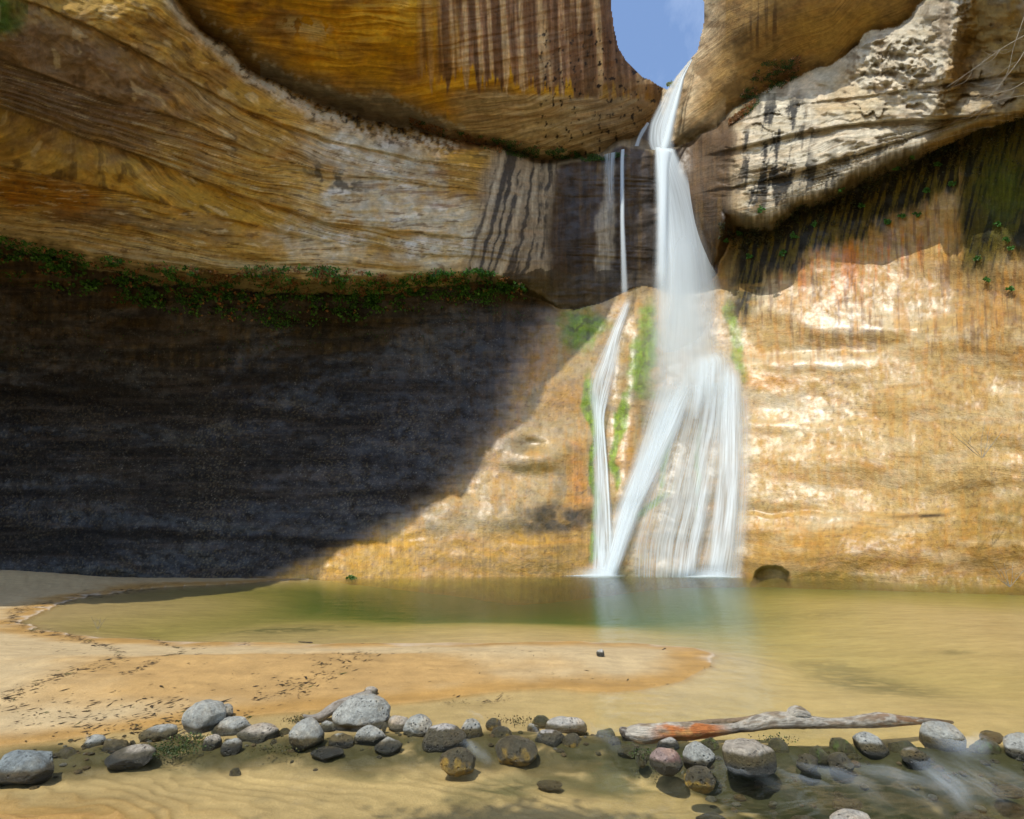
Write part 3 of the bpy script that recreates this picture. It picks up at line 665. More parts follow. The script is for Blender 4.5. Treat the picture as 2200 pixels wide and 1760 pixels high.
lab = {0: "black varnished alcove wall under the left overhang", 1: "ochre cross-bedded sandstone band overhanging the dark alcove",
       2: "upper sandstone cliff with brown vertical streaks left of the sky", 3: "upper sandstone cliff right of the sky gap",
       4: "dark brown water-streaked wall behind the free fall", 5: "pale cross-bedded sandstone band right of the waterfall",
       6: "wet tan rock apron at the foot of the waterfall", 7: "rock at the top of the gorge behind the pour-off"}
BVf = np.stack([BU, BV, BU * 0], -1).reshape(-1, 3); DVf = np.stack([PX / 100, PY / 100, PX * 0], -1).reshape(-1, 3)
CCf = Cc.reshape(-1, 3); PRf = PR.reshape(-1, 4)
for k_, nm in names.items():
    q = quads[(part == k_) & keep].reshape(-1, 4)
    if not len(q): continue
    used = np.unique(q); remap = np.zeros(H * W, np.int64); remap[used] = np.arange(len(used))
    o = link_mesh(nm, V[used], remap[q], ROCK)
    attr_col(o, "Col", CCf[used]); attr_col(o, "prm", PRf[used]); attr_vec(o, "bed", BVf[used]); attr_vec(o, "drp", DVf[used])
    tag(o, lab[k_], None, None, 'structure')
print("cliffs done", time.time() - T0)
def rockY(px, py):
    i = np.clip(np.searchsorted(ys, py), 1, len(ys) - 1); j = np.clip(np.searchsorted(xs, px), 1, len(xs) - 1)
    return YR[i, j]

# ------------------------------------------------------------------ ground
sand_img = [(760, 1238), (500, 1254), (330, 1262), (200, 1280), (110, 1303), (62, 1335), (75, 1350), (150, 1364), (300, 1375), (450, 1380), (700, 1383), (1000, 1381),
    (1250, 1378), (1400, 1384), (1500, 1393), (1530, 1410), (1526, 1432), (1460, 1462), (1380, 1483), (1300, 1487), (1200, 1479), (1080, 1484), (950, 1500), (800, 1512), (650, 1528),
    (450, 1548), (250, 1572), (60, 1600), (-200, 1625), (-1500, 1650), (-3500, 1500), (-3500, 1240), (-900, 1238), (0, 1238)]
def to_plan(pts):
    return [(G(a, max(b, 1236), 0.0).x, G(a, max(b, 1236), 0.0).y) for a, b in pts]
sand_plan = to_plan(sand_img)
bar_plan = to_plan([(-400, 1700), (60, 1712), (200, 1716), (330, 1728), (380, 1745), (360, 1790), (200, 1900), (-400, 2000)])
dep = [(1000, 1262, 1.3), (1250, 1262, 1.2), (1450, 1265, .8), (1600, 1272, .45), (1900, 1290, .15), (2200, 1310, .08), (700, 1270, .6), (500, 1290, .22), (1000, 1300, .5), (800, 1340, .18), (600, 1330, .2),
    (1200, 1345, .12), (1400, 1340, .25), (300, 1340, .3), (150, 1335, .12), (1650, 1400, .22), (1900, 1420, .26), (2150, 1400, .08), (1500, 1500, .14), (1100, 1520, .04), (800, 1540, .05), (1700, 1520, .2), (2100, 1520, .09),
    (600, 1600, .08), (200, 1650, .07), (500, 1700, .06), (900, 1690, .08), (1300, 1660, .12), (1300, 1740, .10), (1700, 1680, .34), (2000, 1680, .36), (2200, 1740, .22), (2600, 1600, .15), (-300, 1660, .1)]
dep_plan = [(G(a, b).x, math.log(G(a, b).y), c) for a, b, c in dep]
depf = tps([(x / 6, y, c) for x, y, c in dep_plan], 1.0)
def dam_y(x):            # plan distance of the line of stones, nearer at the left side
    return np.interp(x, [-6, -4.6, -3.1, -1.8, -0.6, 1.2, 3.2, 5.2, 7], [3.9, 4.35, 4.85, 5.0, 5.0, 4.95, 4.75, 4.7, 4.7])
def water_z(x, y):
    return -0.09 * (1 - sstep(-0.32, 0.10, y - dam_y(x)))
def ground_z(x, y):
    x = np.asarray(x, float); y = np.asarray(y, float)
    sc = np.clip(y / 8, 0.5, 4)
    wx = x + 0.10 * sc * fbm((x + .4 * y) / 1.3, (y - .4 * x) / 1.3, 2, 201); wy = y + 0.10 * sc * fbm((x + .4 * y) / 1.3, (y - .4 * x) / 1.3, 2, 202)
    sd = np.maximum(sdist(sand_plan, wx, wy), -1e9)
    sb = sdist(bar_plan, wx, wy)
    wz = water_z(x, y)
    d = np.clip(depf(x / 6, np.log(np.maximum(y, 1.5))), 0.03, 2.4)
    edge = 0.35 * sc
    inside = 0.012 + 0.20 * (1 - np.exp(-np.maximum(sd, 0) / (1.6 * sc))) * sc ** 0.3 * sstep(0, 3, sd / sc) + 0.02 * np.minimum(sd / sc, 2)
    under = -np.minimum(d, 0.01 + np.maximum(-sd, 0) * 0.16)
    bl = sstep(-0.10, 0.10, sd / sc); z = under * (1 - bl) + inside * bl + wz
    under2 = wz - np.minimum(d, 0.008 + np.maximum(-sb, 0) * 0.05)
    fore = 1 - sstep(-0.5, 0.1, y - dam_y(x))
    b2 = sstep(-0.1, 0.1, sb); z2 = under2 * (1 - b2) + b2 * (wz + 0.02 * np.clip(sb * 2, 0, 1) + 0.006)
    z = z * (1 - fore) + z2 * fore
    # the swash mound against the back wall at the left
    mx_, my_ = -26.0, 25.5
    z = z + 0.42 * np.exp(-(((x + 27) / 8) ** 4 + ((y - 25.5) / 2.2) ** 2)) + 0.1 * np.exp(-(((x + 22) / 9) ** 2 + ((y - 27.5) / 2.4) ** 2))
    und = 0.5 * fbm((x + 0.35 * y) / 1.1, (y - 0.3 * x) / 0.7, 2, 203)
    z = z + 0.016 * und * (1 + 0.4 * sc)
    z = z + 0.010 * np.maximum(fbm((x + .3 * y) / 0.30, (y - .3 * x) / 0.30, 2, 206), -0.2) * sstep(0.2, 1.2, sd) + 0.02 * fbm((x + .3 * y) / 0.9, (y - .3 * x) / 0.7, 2, 207) * sstep(0.2, 1.5, sd)
    dlz = (y - dam_y(x)) + 0.06 + 0.08 * fbm(x / 0.5, y / 0.4, 2, 208)
    bar = np.exp(-(dlz / 0.30) ** 4) * sstep(-4.9, -3.8, x)
    z = np.maximum(z, z * (1 - bar) + bar * (wz - 0.035 + 0.03 * fbm(x / 0.22, y / 0.22, 2, 209)))
    # sand ripples under the shallow foreground water
    rp = np.sin((y * 2.2 + x * 0.9 + 0.35 * fbm(x * 1.5, y * 1.5, 3, 204)) * 2 * np.pi * 1.6 + 2.4 * fbm(x * 0.8, y * 0.8, 2, 205))
    rip = fore * sstep(0.3, 1.0, -x + 1.2) + 0.25 * fore
    z = z + 0.0075 * rip * (1 - np.abs(rp)) * 1.0
    return z
gx_u = np.concatenate([np.arange(-3.2, -1.02, 0.05), np.arange(-1.02, 1.02, 0.0022), np.arange(1.02, 3.2, 0.05)])
gpy = np.concatenate([np.array([2600, 2400, 2250, 2100, 2000, 1930, 1880, 1840, 1810, 1790, 1780]), np.arange(1774, 1226, -2.1)])
gY = np.array([ground_Y(p) for p in gpy])
GU, GYY = np.meshgrid(gx_u, gY)
GX = GU * GYY * 1.045
GZ = ground_z(GX, GYY)
GV = np.stack([GX, GYY, GZ], -1).reshape(-1, 3)
Hg, Wg = GX.shape; ii = np.arange(Hg * Wg).reshape(Hg, Wg)
gq = np.stack([ii[:-1, :-1], ii[:-1, 1:], ii[1:, 1:], ii[1:, :-1]], -1).reshape(-1, 4)
# colours of the sand
sc = np.clip(GYY / 8, 0.5, 4)
sdg = sdist(sand_plan, GX + 0.15 * sc * fbm(GX / 1.5, GYY / 1.5, 4, 211), GYY + 0.15 * sc * fbm(GX / 1.5, GYY / 1.5, 4, 212))
hz = GZ - water_z(GX, GYY)
dry = np.array([0.45, 0.335, 0.175]); wetc = np.array([0.38, 0.22, 0.065]); bedc = np.array([0.47, 0.335, 0.155]); deepc = np.array([0.05, 0.14, 0.022])
gc = np.zeros(GX.shape + (3,))
n1 = fbm(GX / 1.3, GYY / 1.3, 5, 213); n2 = fbm(GX / 0.35, GYY / 0.6, 4, 214)
# stretch along x: drawn-out deposits
n3 = fbm(GX / 1.6, GYY / 0.35, 5, 215)
# a wet tongue of sand between the dry beach and the stones
IPX = GX / (GYY) ; IPY = np.interp(-GYY, -gY, gpy)
PXg = 1100 + IPX * F / 1.045 * 1.0
a_tmp, b_tmp = 1, 1
ddry = sstep(0.0, 1.0, (sdg / sc) * 1.6 + 0.4 * n1 - 0.2)
_c = G(640, 1462)
wetband = 1 - sstep(0.5, 1.1, np.sqrt(((GX - _c.x) / 3.6) ** 2 + ((GYY - _c.y - 0.12 * (GX - _c.x)) / 1.5) ** 2) + 0.35 * n1)
dm = np.clip(ddry * (1 - 0.8 * wetband), 0, 1)[..., None]
gc[:] = wetc * (1 - dm) + dry * dm
gc *= (1 + 0.10 * n2 + 0.22 * n3 * (1 - dm[..., 0]))[..., None]
shore = np.exp(-((hz - 0.004) / 0.006) ** 2) * (GYY > 8); gc = gc * (1 - 0.5 * shore[..., None]) + 0.5 * shore[..., None] * np.array([0.62, 0.58, 0.50])
uw = 1 - sstep(-0.03, 0.01, hz)
gc = gc * (1 - uw[..., None]) + (bedc * (1 + 0.14 * n1 + 0.12 * n3)[..., None]) * uw[..., None]
dp = sstep(0.22, 0.75, -hz)[..., None]; gc = gc * (1 - dp) + deepc * dp
# dark silt and algae patches on the pool bed
def gblob(px, py, rx, ry, nz):
    c = G(px, py); r1 = abs(G(px + rx, py).x - c.x); r2 = abs(G(px, py - ry).y - G(px, py + ry).y) / 2
    r = np.sqrt(((GX - c.x) / r1) ** 2 + ((GYY - c.y) / r2) ** 2) + 0.5 * nz
    return 1 - sstep(0.35, 1.15, r)
n4 = fbm(GX / 0.5, GYY / 0.22, 4, 216)
for (a, b, c, d, s) in [(620, 1335, 150, 11, 0.75), (720, 1322, 90, 5, .5), (1870, 1435, 150, 42, 0.75), (1780, 1395, 110, 22, .5), (2050, 1385, 40, 6, .6), (1000, 1290, 300, 14, .35), (1700, 1300, 200, 12, .3),
                        (1640, 1700, 330, 60, .95), (2000, 1720, 260, 60, .95), (1900, 1640, 400, 34, .95), (1080, 1640, 90, 26, .8), (1330, 1600, 120, 30, .9), (1900, 1690, 330, 60, .7), (1000, 1660, 70, 30, .5), (1250, 1625, 200, 22, .8), (800, 1620, 160, 10, .4), (350, 1610, 150, 16, .5), (1750, 1600, 420, 22, .85), (700, 1595, 400, 12, .5)]:
    m = gblob(a, b, c, d, n4) * s * sstep(-0.35, 0.25, n4 + 0.15)
    gc = gc * (1 - m[..., None]) + np.array([0.085, 0.085, 0.035]) * m[..., None]
def gpoly(pts, soft, nz):
    pl = [(G(a, b).x, G(a, b).y) for a, b in pts]
    return sstep(-soft, soft, sdist(pl, GX + 0.12 * nz, GYY + 0.12 * nz) + 0.0)
m = gpoly([(1180, 1590), (1500, 1625), (1560, 1660), (1520, 1700), (1600, 1790), (1700, 1900), (2600, 1900), (2600, 1585), (1700, 1585)], 0.10, n4) * sstep(-0.75, -0.25, n4 + 0.3 + 0.6 * n3) * 0.95
gc = gc * (1 - m[..., None]) + np.array([0.024, 0.027, 0.009]) * m[..., None]
dl = (GYY - dam_y(GX)) + 0.08 + 0.10 * n4 + 0.16 * fbm(GX / 0.9, GYY / 0.9, 2, 219)
m = np.exp(-(dl / 0.26) ** 4) * sstep(-0.6, -0.1, n4 + 0.3) * 0.92 * sstep(-4.8, -3.6, GX)
gc = gc * (1 - m[..., None]) + np.array([0.042, 0.040, 0.012]) * m[..., None]
wetg = np.clip(1 - ddry * 0.9, 0, 1) * (hz < 0.12)
def sand_material():
    t = NT("beach_sand")
    c = t.attr("Col"); wt = t.attr("wet", 'Fac')
    pos = t.node("ShaderNodeNewGeometry").outputs['Position']
    n1 = t.noise(pos, 5, 8, 0.7); n2 = t.noise(pos, 60, 4, 0.8); n3 = t.noise(pos, 1.0, 5, 0.6, (1.2, 6, 1))
    m = t.math('MULTIPLY', t.rng(n1, 0.3, 0.7, 0.86, 1.12), t.rng(n2, 0.25, 0.75, 0.82, 1.16))
    m = t.math('MULTIPLY', m, t.rng(n3, 0.3, 0.7, 0.9, 1.1))
    cc = t.node("ShaderNodeVectorMath", {0: c, 3: m}, operation='SCALE').outputs[0]
    gr = t.rng(t.noise(pos, 22, 3, 0.9), 0.66, 0.72, 0, 0.55)
    cc = t.mix(gr, cc, (0.10, 0.075, 0.04, 1))
    b = t.bump(t.math('ADD', n1, t.math('MULTIPLY', n2, 0.25)), 0.5, 0.05)
    r = t.math('SUBTRACT', 0.92, t.math('MULTIPLY', wt, 0.35))
    return t.done(t.bsdf(cc, r, b, Specular_IOR_Level=0.3).outputs[0])
SAND = sand_material()
far = np.array([[-400, -400, 0.12], [400, -400, 0.12], [400, gY[0] - 0.02, 0.12], [-400, gY[0] - 0.02, 0.12], [-400, gY[0], -3.2], [400, gY[0], -3.2], [400, 500, -3.2], [-400, 500, -3.2]])
nv = len(GV)
allv = np.vstack([GV, far]); allq = np.vstack([gq, [[nv, nv + 1, nv + 2, nv + 3], [nv + 4, nv + 5, nv + 6, nv + 7]]])
go = link_mesh("ground", allv, allq, SAND)
attr_col(go, "Col", np.vstack([gc.reshape(-1, 3), np.tile([0.45, 0.34, 0.2], (8, 1))]))
attr_f(go, "wet", np.concatenate([wetg.ravel(), np.zeros(8)]))
tag(go, "sandy beach, bar and pool bed", None, None, 'structure')
print("ground", time.time() - T0)

# ------------------------------------------------------------------ water
def water_material():
    t = NT("pool_water")
    pos = t.node("ShaderNodeNewGeometry").outputs['Position']
    n = t.noise(pos, 1.0, 4, 0.55, (1.1, 2.6, 1)); nb = t.noise(pos, 1.0, 3, 0.5, (6, 9, 1))
    bp = t.bump(t.math('ADD', n, t.math('MULTIPLY', nb, 0.12)), 0.22, 0.12)
    fr = t.node("ShaderNodeFresnel", {'IOR': 1.33}); t.l.new(bp, fr.inputs['Normal'])
    gl = t.node("ShaderNodeBsdfGlossy", {'Color': (1, 1, 1, 1), 'Roughness': 0.16}); t.l.new(bp, gl.inputs['Normal'])
    tr = t.node("ShaderNodeBsdfTransparent", {'Color': (0.97, 0.985, 0.95, 1)})
    mixs = t.node("ShaderNodeMixShader", {0: t.math('MULTIPLY', fr.outputs[0], 0.55)})
    t.l.new(tr.outputs[0], mixs.inputs[1]); t.l.new(gl.outputs[0], mixs.inputs[2])
    vol = t.node("ShaderNodeVolumeAbsorption", {'Color': (0.72, 0.80, 0.42, 1), 'Density': 0.38})
    return t.done(mixs.outputs[0], vol.outputs[0])
WATER = water_material()
wu = np.concatenate([np.linspace(-1.6, -1.08, 20), np.linspace(-1.07, 1.07, 760), np.linspace(1.08, 1.6, 20)]); wpy = np.concatenate([[2600, 2300, 2000, 1850], np.arange(1780, 1520, -1.8), np.arange(1520, 1228, -6)])
wY = np.array([ground_Y(p) for p in wpy]); WU, WYY = np.meshgrid(wu, wY)
WXX = WU * WYY * 1.045
chop = 0.006 * fbm(WXX * 2.2, WYY * 3.2, 3, 221) * (1 - sstep(6, 9, WYY)) + 0.02 * fbm((WXX + WYY) * 1.6, (WYY - WXX * 0.5) * 4, 3, 222) * (1 - sstep(-0.6, 0.0, WYY - dam_y(WXX))) * sstep(0.3, 1.5, WXX)
WZZ = water_z(WXX, WYY) + chop
top_v = np.stack([WXX, WYY, WZZ], -1).reshape(-1, 3); bot_v = top_v.copy(); bot_v[:, 2] = -3.0
hw, ww = WXX.shape; ti = np.arange(hw * ww).reshape(hw, ww); bi = ti + hw * ww
fq = [np.stack([ti[:-1, :-1], ti[:-1, 1:], ti[1:, 1:], ti[1:, :-1]], -1).reshape(-1, 4), np.stack([bi[:-1, :-1], bi[1:, :-1], bi[1:, 1:], bi[:-1, 1:]], -1).reshape(-1, 4),
      np.stack([ti[0, 1:], ti[0, :-1], bi[0, :-1], bi[0, 1:]], -1), np.stack([ti[-1, :-1], ti[-1, 1:], bi[-1, 1:], bi[-1, :-1]], -1),
      np.stack([ti[:-1, 0], ti[1:, 0], bi[1:, 0], bi[:-1, 0]], -1), np.stack([ti[1:, -1], ti[:-1, -1], bi[:-1, -1], bi[1:, -1]], -1)]
wo = link_mesh("water", np.vstack([top_v, bot_v]), np.vstack(fq), WATER)
tag(wo, "shallow clear pool and outflow stream", None, None, 'structure')

# ------------------------------------------------------------------ falling water
def veil_material():
    t = NT("falling_water")
    al = t.attr("alpha", 'Fac'); st = t.attr("streak", 'Fac'); uv = t.attr("vuv", 'Vector')
    s1 = t.noise(uv, 1.0, 5, 0.65, (26, 0.8, 1), 0.2); s2 = t.noise(uv, 1.0, 3, 0.6, (7, 0.5, 1), 0.2)
    s = t.rng(t.math('ADD', t.math('MULTIPLY', s1, 0.6), t.math('MULTIPLY', s2, 0.4)), 0.36, 0.60, 0.0, 1.0)
    k = t.math('ADD', t.math('SUBTRACT', 1.0, st), t.math('MULTIPLY', s, st))
    a = t.math('MINIMUM', t.math('MULTIPLY', al, t.math('MULTIPLY', k, 1.25)), 0.97)
    nrm = t.node("ShaderNodeVectorMath", {0: t.node("ShaderNodeVectorMath", {0: t.node("ShaderNodeNewGeometry").outputs['Normal'], 1: (0, 0, 0.9)}, operation='ADD').outputs[0]}, operation='NORMALIZE').outputs[0]
    d = t.node("ShaderNodeBsdfDiffuse", {'Color': (0.78, 0.87, 0.91, 1), 'Normal': nrm})
    tl = t.node("ShaderNodeBsdfTranslucent", {'Color': (0.78, 0.87, 0.91, 1)})
    m0 = t.node("ShaderNodeMixShader", {0: 0.35}); t.l.new(d.outputs[0], m0.inputs[1]); t.l.new(tl.outputs[0], m0.inputs[2])
    tr = t.node("ShaderNodeBsdfTransparent")
    m1 = t.node("ShaderNodeMixShader", {0: a}); t.l.new(tr.outputs[0], m1.inputs[1]); t.l.new(m0.outputs[0], m1.inputs[2])
    return t.done(m1.outputs[0])
VEIL = veil_material()
def spline(pts, n):
    p = np.array(pts, float); d = np.concatenate([[0], np.cumsum(np.hypot(np.diff(p[:, 0]), np.diff(p[:, 1])))]); d /= d[-1]
    t = np.linspace(0, 1, n); r = np.stack([np.interp(t, d, p[:, i]) for i in range(p.shape[1])], 1)
    for _ in range(max(2, n // 6)):
        r[1:-1] = (r[:-2] + 2 * r[1:-1] + r[2:]) / 4
    return r
def veil(name, L, R, Yf, alpha, streak, root, nu=28, nv=60, bulge=0.3, edge=0.5, seed=0):
    """a sheet of water between two edge lines; Yf gives its distance, alpha(u, v) its density"""
    l = spline(L, nv); r = spline(R, nv)
    U, VV = np.meshgrid(np.linspace(0, 1, nu), np.linspace(0, 1, nv))
    px = l[:, None, 0] * (1 - U) + r[:, None, 0] * U; py = l[:, None, 1] * (1 - U) + r[:, None, 1] * U
    Yv = Yf(px, py, U, VV) - bulge * 4 * U * (1 - U)
    a_, b_ = raydir(px, py)
    v = np.stack([a_ * Yv, Yv, CAM_H + b_ * Yv], -1).reshape(-1, 3)
    id_ = np.arange(nu * nv).reshape(nv, nu)
    q = np.stack([id_[1:, :-1], id_[1:, 1:], id_[:-1, 1:], id_[:-1, :-1]], -1).reshape(-1, 4)
    o = link_mesh(name, v, q, VEIL)
    al = alpha(U, VV) * sstep(0, edge, np.minimum(U, 1 - U) * 2)
    attr_f(o, "alpha", al.ravel()); attr_f(o, "streak", np.full(nu * nv, streak))
    wid = abs(l[:, 0] - r[:, 0]).max() / 100
    attr_vec(o, "vuv", np.stack([U * wid + seed * 3.3, VV * (abs(l[-1, 1] - l[0, 1]) / 100), U * 0 + seed], -1).reshape(-1, 3))
    return put(o, root)
fall = thing("waterfall", tuple(G(1420, 1240)), "tall white veiled waterfall pouring over the sandstone lip into the pool", "waterfall")
sl_ = lambda off: (lambda px, py, U, VV: rockY(px, py) - off)
def smoothed(off, n=26):
    def f(px, py, U, VV):
        y = rockY(px, py).astype(float)
        for _ in range(n):
            y[:, 1:-1] = (y[:, :-2] + y[:, 1:-1] * 2 + y[:, 2:]) / 4
            y[1:-1] = np.minimum(y[1:-1], (y[:-2] + 2 * y[1:-1] + y[2:]) / 4)
        return y - off
    return f
# chute above the lip
chL = [(1484, 127), (1456, 158), (1430, 191), (1408, 233), (1392, 265), (1388, 307), (1396, 322)]; chR = [(1489, 127), (1474, 156), (1468, 196), (1458, 247), (1450, 289), (1452, 312), (1452, 324)]
chY = lambda px, py, U, VV: 43.5 + 0.9 * VV + 0 * px
veil("chute", chL, chR, chY, lambda u, v: 0.35 + 0.65 * np.exp(-((u - 0.62) / 0.28) ** 2) + 0.2 * v, 0.55, fall, bulge=0.3, edge=0.4, seed=1)
veil("chute_core", [(1484, 130), (1462, 165), (1450, 200), (1434, 250), (1420, 300), (1414, 320)], [(1488, 130), (1473, 165), (1466, 200), (1455, 250), (1445, 300), (1440, 320)], lambda *a: chY(*a) - 0.5, lambda u, v: 0.85 + 0 * u, 0.15, fall, bulge=0.3, edge=0.9, seed=2)
veil("side_rivulet", [(1390, 262), (1376, 280), (1367, 300), (1362, 314)], [(1396, 266), (1386, 284), (1377, 300), (1374, 314)], lambda px, py, U, VV: 46.9 - 1.5 * VV, lambda u, v: 0.6 + 0 * u, 0.3, fall, nv=16, nu=8, bulge=0.05, seed=3)
# free fall
pl = lambda off: (lambda px, py, U, VV: 44.8 - off - 0.5 * np.sqrt(VV))
veil("plume", [(1404, 316), (1402, 360), (1402, 480), (1400, 560), (1395, 650), (1388, 760), (1380, 860)], [(1452, 320), (1462, 340), (1478, 370), (1503, 409), (1528, 474), (1548, 560), (1562, 650), (1580, 740), (1592, 820)], pl(0.3),
     lambda u, v: (0.50 + 0.48 * np.exp(-((u - 0.16) / 0.16) ** 2) * (1 - 0.4 * v) + 0.5 * np.exp(-v / 0.06)) * (1 - 0.80 * sstep(0.38, 1.0, v)) * (1 - 0.25 * np.exp(-((u - 0.7) / 0.1) ** 2) * sstep(.2, .6, v)), 0.28, fall, bulge=0.9, edge=0.5, seed=4)
veil("plume_core", [(1410, 318), (1409, 360), (1408, 480), (1406, 560), (1402, 650)], [(1446, 322), (1442, 360), (1440, 480), (1440, 560), (1444, 650)], pl(1.0),
     lambda u, v: (1.0 * (1 - 0.55 * v) + 0.3 * np.exp(-v / 0.1)) * (1 - sstep(0.75, 1.0, v)), 0.2, fall, bulge=0.4, edge=0.9, seed=5)
veil("plume_mist", [(1420, 420), (1410, 560), (1395, 700), (1375, 800), (1368, 900)], [(1500, 420), (1535, 560), (1555, 700), (1560, 800), (1540, 900)], lambda px, py, U, VV: 43.4 - 1.3 * VV,
     lambda u, v: 0.34 * sstep(0, 0.3, v) * (1 - sstep(0.62, 1.0, v)), 0.12, fall, bulge=0.9, edge=0.9, seed=6)
veil("spray", [(1400, 560), (1385, 640), (1362, 740), (1352, 840), (1345, 960)], [(1545, 560), (1572, 640), (1592, 740), (1606, 840), (1600, 960)], lambda px, py, U, VV: np.minimum(43.6 - 1.9 * VV, rockY(px, py) - 0.9),
     lambda u, v: 0.36 * sstep(0, 0.3, v) * (1 - sstep(0.5, 1.0, v)), 0.2, fall, bulge=0.8, edge=0.9, seed=16)
veil("edge_mist", [(1575, 800), (1578, 900), (1578, 1050), (1570, 1150), (1560, 1240)], [(1618, 800), (1622, 900), (1620, 1050), (1612, 1150), (1600, 1240)], smoothed(0.7),
     lambda u, v: 0.30 * sstep(0, 0.2, v) + 0 * u, 0.5, fall, bulge=0.2, edge=1.0, seed=17)
# thin thread and its neighbour
veil("thread", [(1333, 322), (1331, 345), (1331, 480), (1333, 640)], [(1343, 320), (1342, 345), (1343, 480), (1352, 640)], lambda px, py, U, VV: 44.4 - 0.2 * np.sqrt(VV) + 0 * px,
     lambda u, v: (0.95 - 0.6 * v) * (1 - sstep(0.94, 1, v)), 0.1, fall, nu=10, bulge=0.1, edge=0.8, seed=7)
veil("side_veil", [(1296, 332), (1297, 360), (1299, 430), (1300, 500)], [(1326, 326), (1323, 350), (1322, 430), (1320, 500)], lambda px, py, U, VV: 44.3 + 0 * px,
     lambda u, v: 0.62 * (1 - v) ** 1.3, 0.9, fall, nu=20, bulge=0.1, seed=8)
# braid down the left of the slab
veil("braid", [(1340, 640), (1322, 680), (1308, 712), (1285, 760), (1258, 805), (1258, 850), (1270, 888), (1270, 980), (1268, 1090), (1264, 1190), (1258, 1237)],
     [(1362, 642), (1348, 690), (1336, 720), (1338, 770), (1336, 805), (1320, 850), (1298, 888), (1306, 980), (1320, 1090), (1328, 1190), (1332, 1237)], smoothed(0.35),
     lambda u, v: (0.9 + 0.25 * np.exp(-((v - 0.42) / 0.08) ** 2)) * sstep(0, 0.03, v), 0.85, fall, nv=90, bulge=0.1, edge=0.9, seed=9)
veil("braid_strand", [(1308, 820), (1296, 870), (1290, 900), (1298, 990), (1305, 1100), (1308, 1190)], [(1318, 820), (1304, 870), (1298, 900), (1306, 990), (1312, 1100), (1316, 1190)], smoothed(0.55),
     lambda u, v: 0.8 * sstep(0, 0.2, v) + 0 * u, 0.5, fall, nu=8, bulge=0.1, edge=0.9, seed=10)
# main diagonal run
veil("diagonal_run", [(1490, 745), (1448, 810), (1418, 850), (1382, 920), (1344, 1005), (1314, 1085), (1298, 1170), (1286, 1238)],
     [(1540, 760), (1512, 815), (1492, 860), (1468, 925), (1432, 1005), (1394, 1085), (1360, 1160), (1328, 1238)], smoothed(0.6),
     lambda u, v: 1.25 * sstep(0.02, .36, v), 0.6, fall, nv=80, bulge=0.1, edge=1.0, seed=11)
veil("diagonal_spray", [(1410, 780), (1388, 860), (1362, 950), (1340, 1040), (1320, 1130), (1300, 1238)], [(1500, 760), (1470, 850), (1430, 960), (1400, 1060), (1362, 1150), (1330, 1238)], smoothed(0.55),
     lambda u, v: 0.42 * sstep(0, .2, v) + 0 * u, 0.7, fall, nv=60, bulge=0.3, edge=0.7, seed=12)
# fan spreading to the right
veil("fan_head", [(1480, 770), (1462, 800), (1450, 840), (1440, 900)], [(1545, 738), (1580, 760), (1588, 830), (1590, 900)], smoothed(0.8),
     lambda u, v: 0.85 * sstep(0, 0.22, v) * (1 - sstep(0.35, 1, v + 0.12 * np.sin(u * 31) + 0.1 * np.sin(u * 13))), 0.6, fall, nv=60, bulge=0.3, edge=0.9, seed=13)
veil("fan_right", [(1545, 760), (1538, 830), (1532, 900), (1530, 1000), (1520, 1100), (1505, 1180), (1490, 1240)], [(1592, 770), (1600, 830), (1602, 900), (1602, 1010), (1598, 1110), (1590, 1180), (1582, 1240)], smoothed(0.6),
     lambda u, v: (0.95 - 0.25 * v) * sstep(0, 0.12, v), 0.65, fall, nv=80, bulge=0.3, edge=0.75, seed=14)
veil("fan_middle", [(1455, 830), (1430, 900), (1400, 1000), (1375, 1090), (1350, 1170), (1350, 1241)], [(1560, 820), (1560, 900), (1545, 1000), (1530, 1100), (1515, 1180), (1505, 1241)], smoothed(0.5),
     lambda u, v: 0.30 + 0.34 * sstep(.2, .9, u) + 0.12 * v * u, 0.8, fall, nv=80, nu=40, bulge=0.2, edge=0.3, seed=15)
veil("splash", [(1205, 1212), (1195, 1226), (1188, 1241)], [(1350, 1205), (1356, 1222), (1362, 1241)], lambda px, py, U, VV: 37.0 - 0.5 * VV + 0 * px, lambda u, v: 0.65 * sstep(0, 1, v) * np.exp(-((u - 0.6) / 0.3) ** 2), 0.1, fall, nu=24, nv=14, bulge=0.3, edge=1.0, seed=18)
veil("splash", [(1450, 1212), (1442, 1226), (1438, 1242)], [(1600, 1212), (1612, 1226), (1618, 1243)], lambda px, py, U, VV: 35.9 - 0.5 * VV + 0 * px, lambda u, v: 0.5 * sstep(0, 1, v) + 0 * u, 0.2, fall, nu=24, nv=14, bulge=0.3, edge=1.0, seed=19)
# white water where it meets the pool
def foam(name, px0, px1, py, hpx, a):
    L = [(px0, py - 3), (px0, py - 1), (px0, py + hpx)]; R = [(px1, py - 3), (px1, py - 1), (px1, py + hpx)]
    c = G((px0 + px1) / 2, py, 0.0)
    w = abs(G(px1, py).x - G(px0, py).x) / 2
    n = 20; vs = []; als = []
    for i in range(n + 1):
        for j in range(7):
            u = i / n * 2 - 1; s = j / 6
            vs.append((c.x + u * w, c.y - 0.9 + 1.9 * s, 0.012 + 0.10 * s * (1 - abs(u)) + 0.01 * math.sin(i * 2.1 + j)))
            als.append(a * (1 - abs(u) ** 2.0) * min(1, s * 1.6 + 0.02))
    q = [[i * 7 + j, (i + 1) * 7 + j, (i + 1) * 7 + j + 1, i * 7 + j + 1] for i in range(n) for j in range(6)]
    o = link_mesh(name, np.array(vs), np.array(q), VEIL)
    attr_f(o, "alpha", np.array(als)); attr_f(o, "streak", np.zeros(len(vs))); attr_vec(o, "vuv", np.zeros((len(vs), 3)))
    put(o, fall)
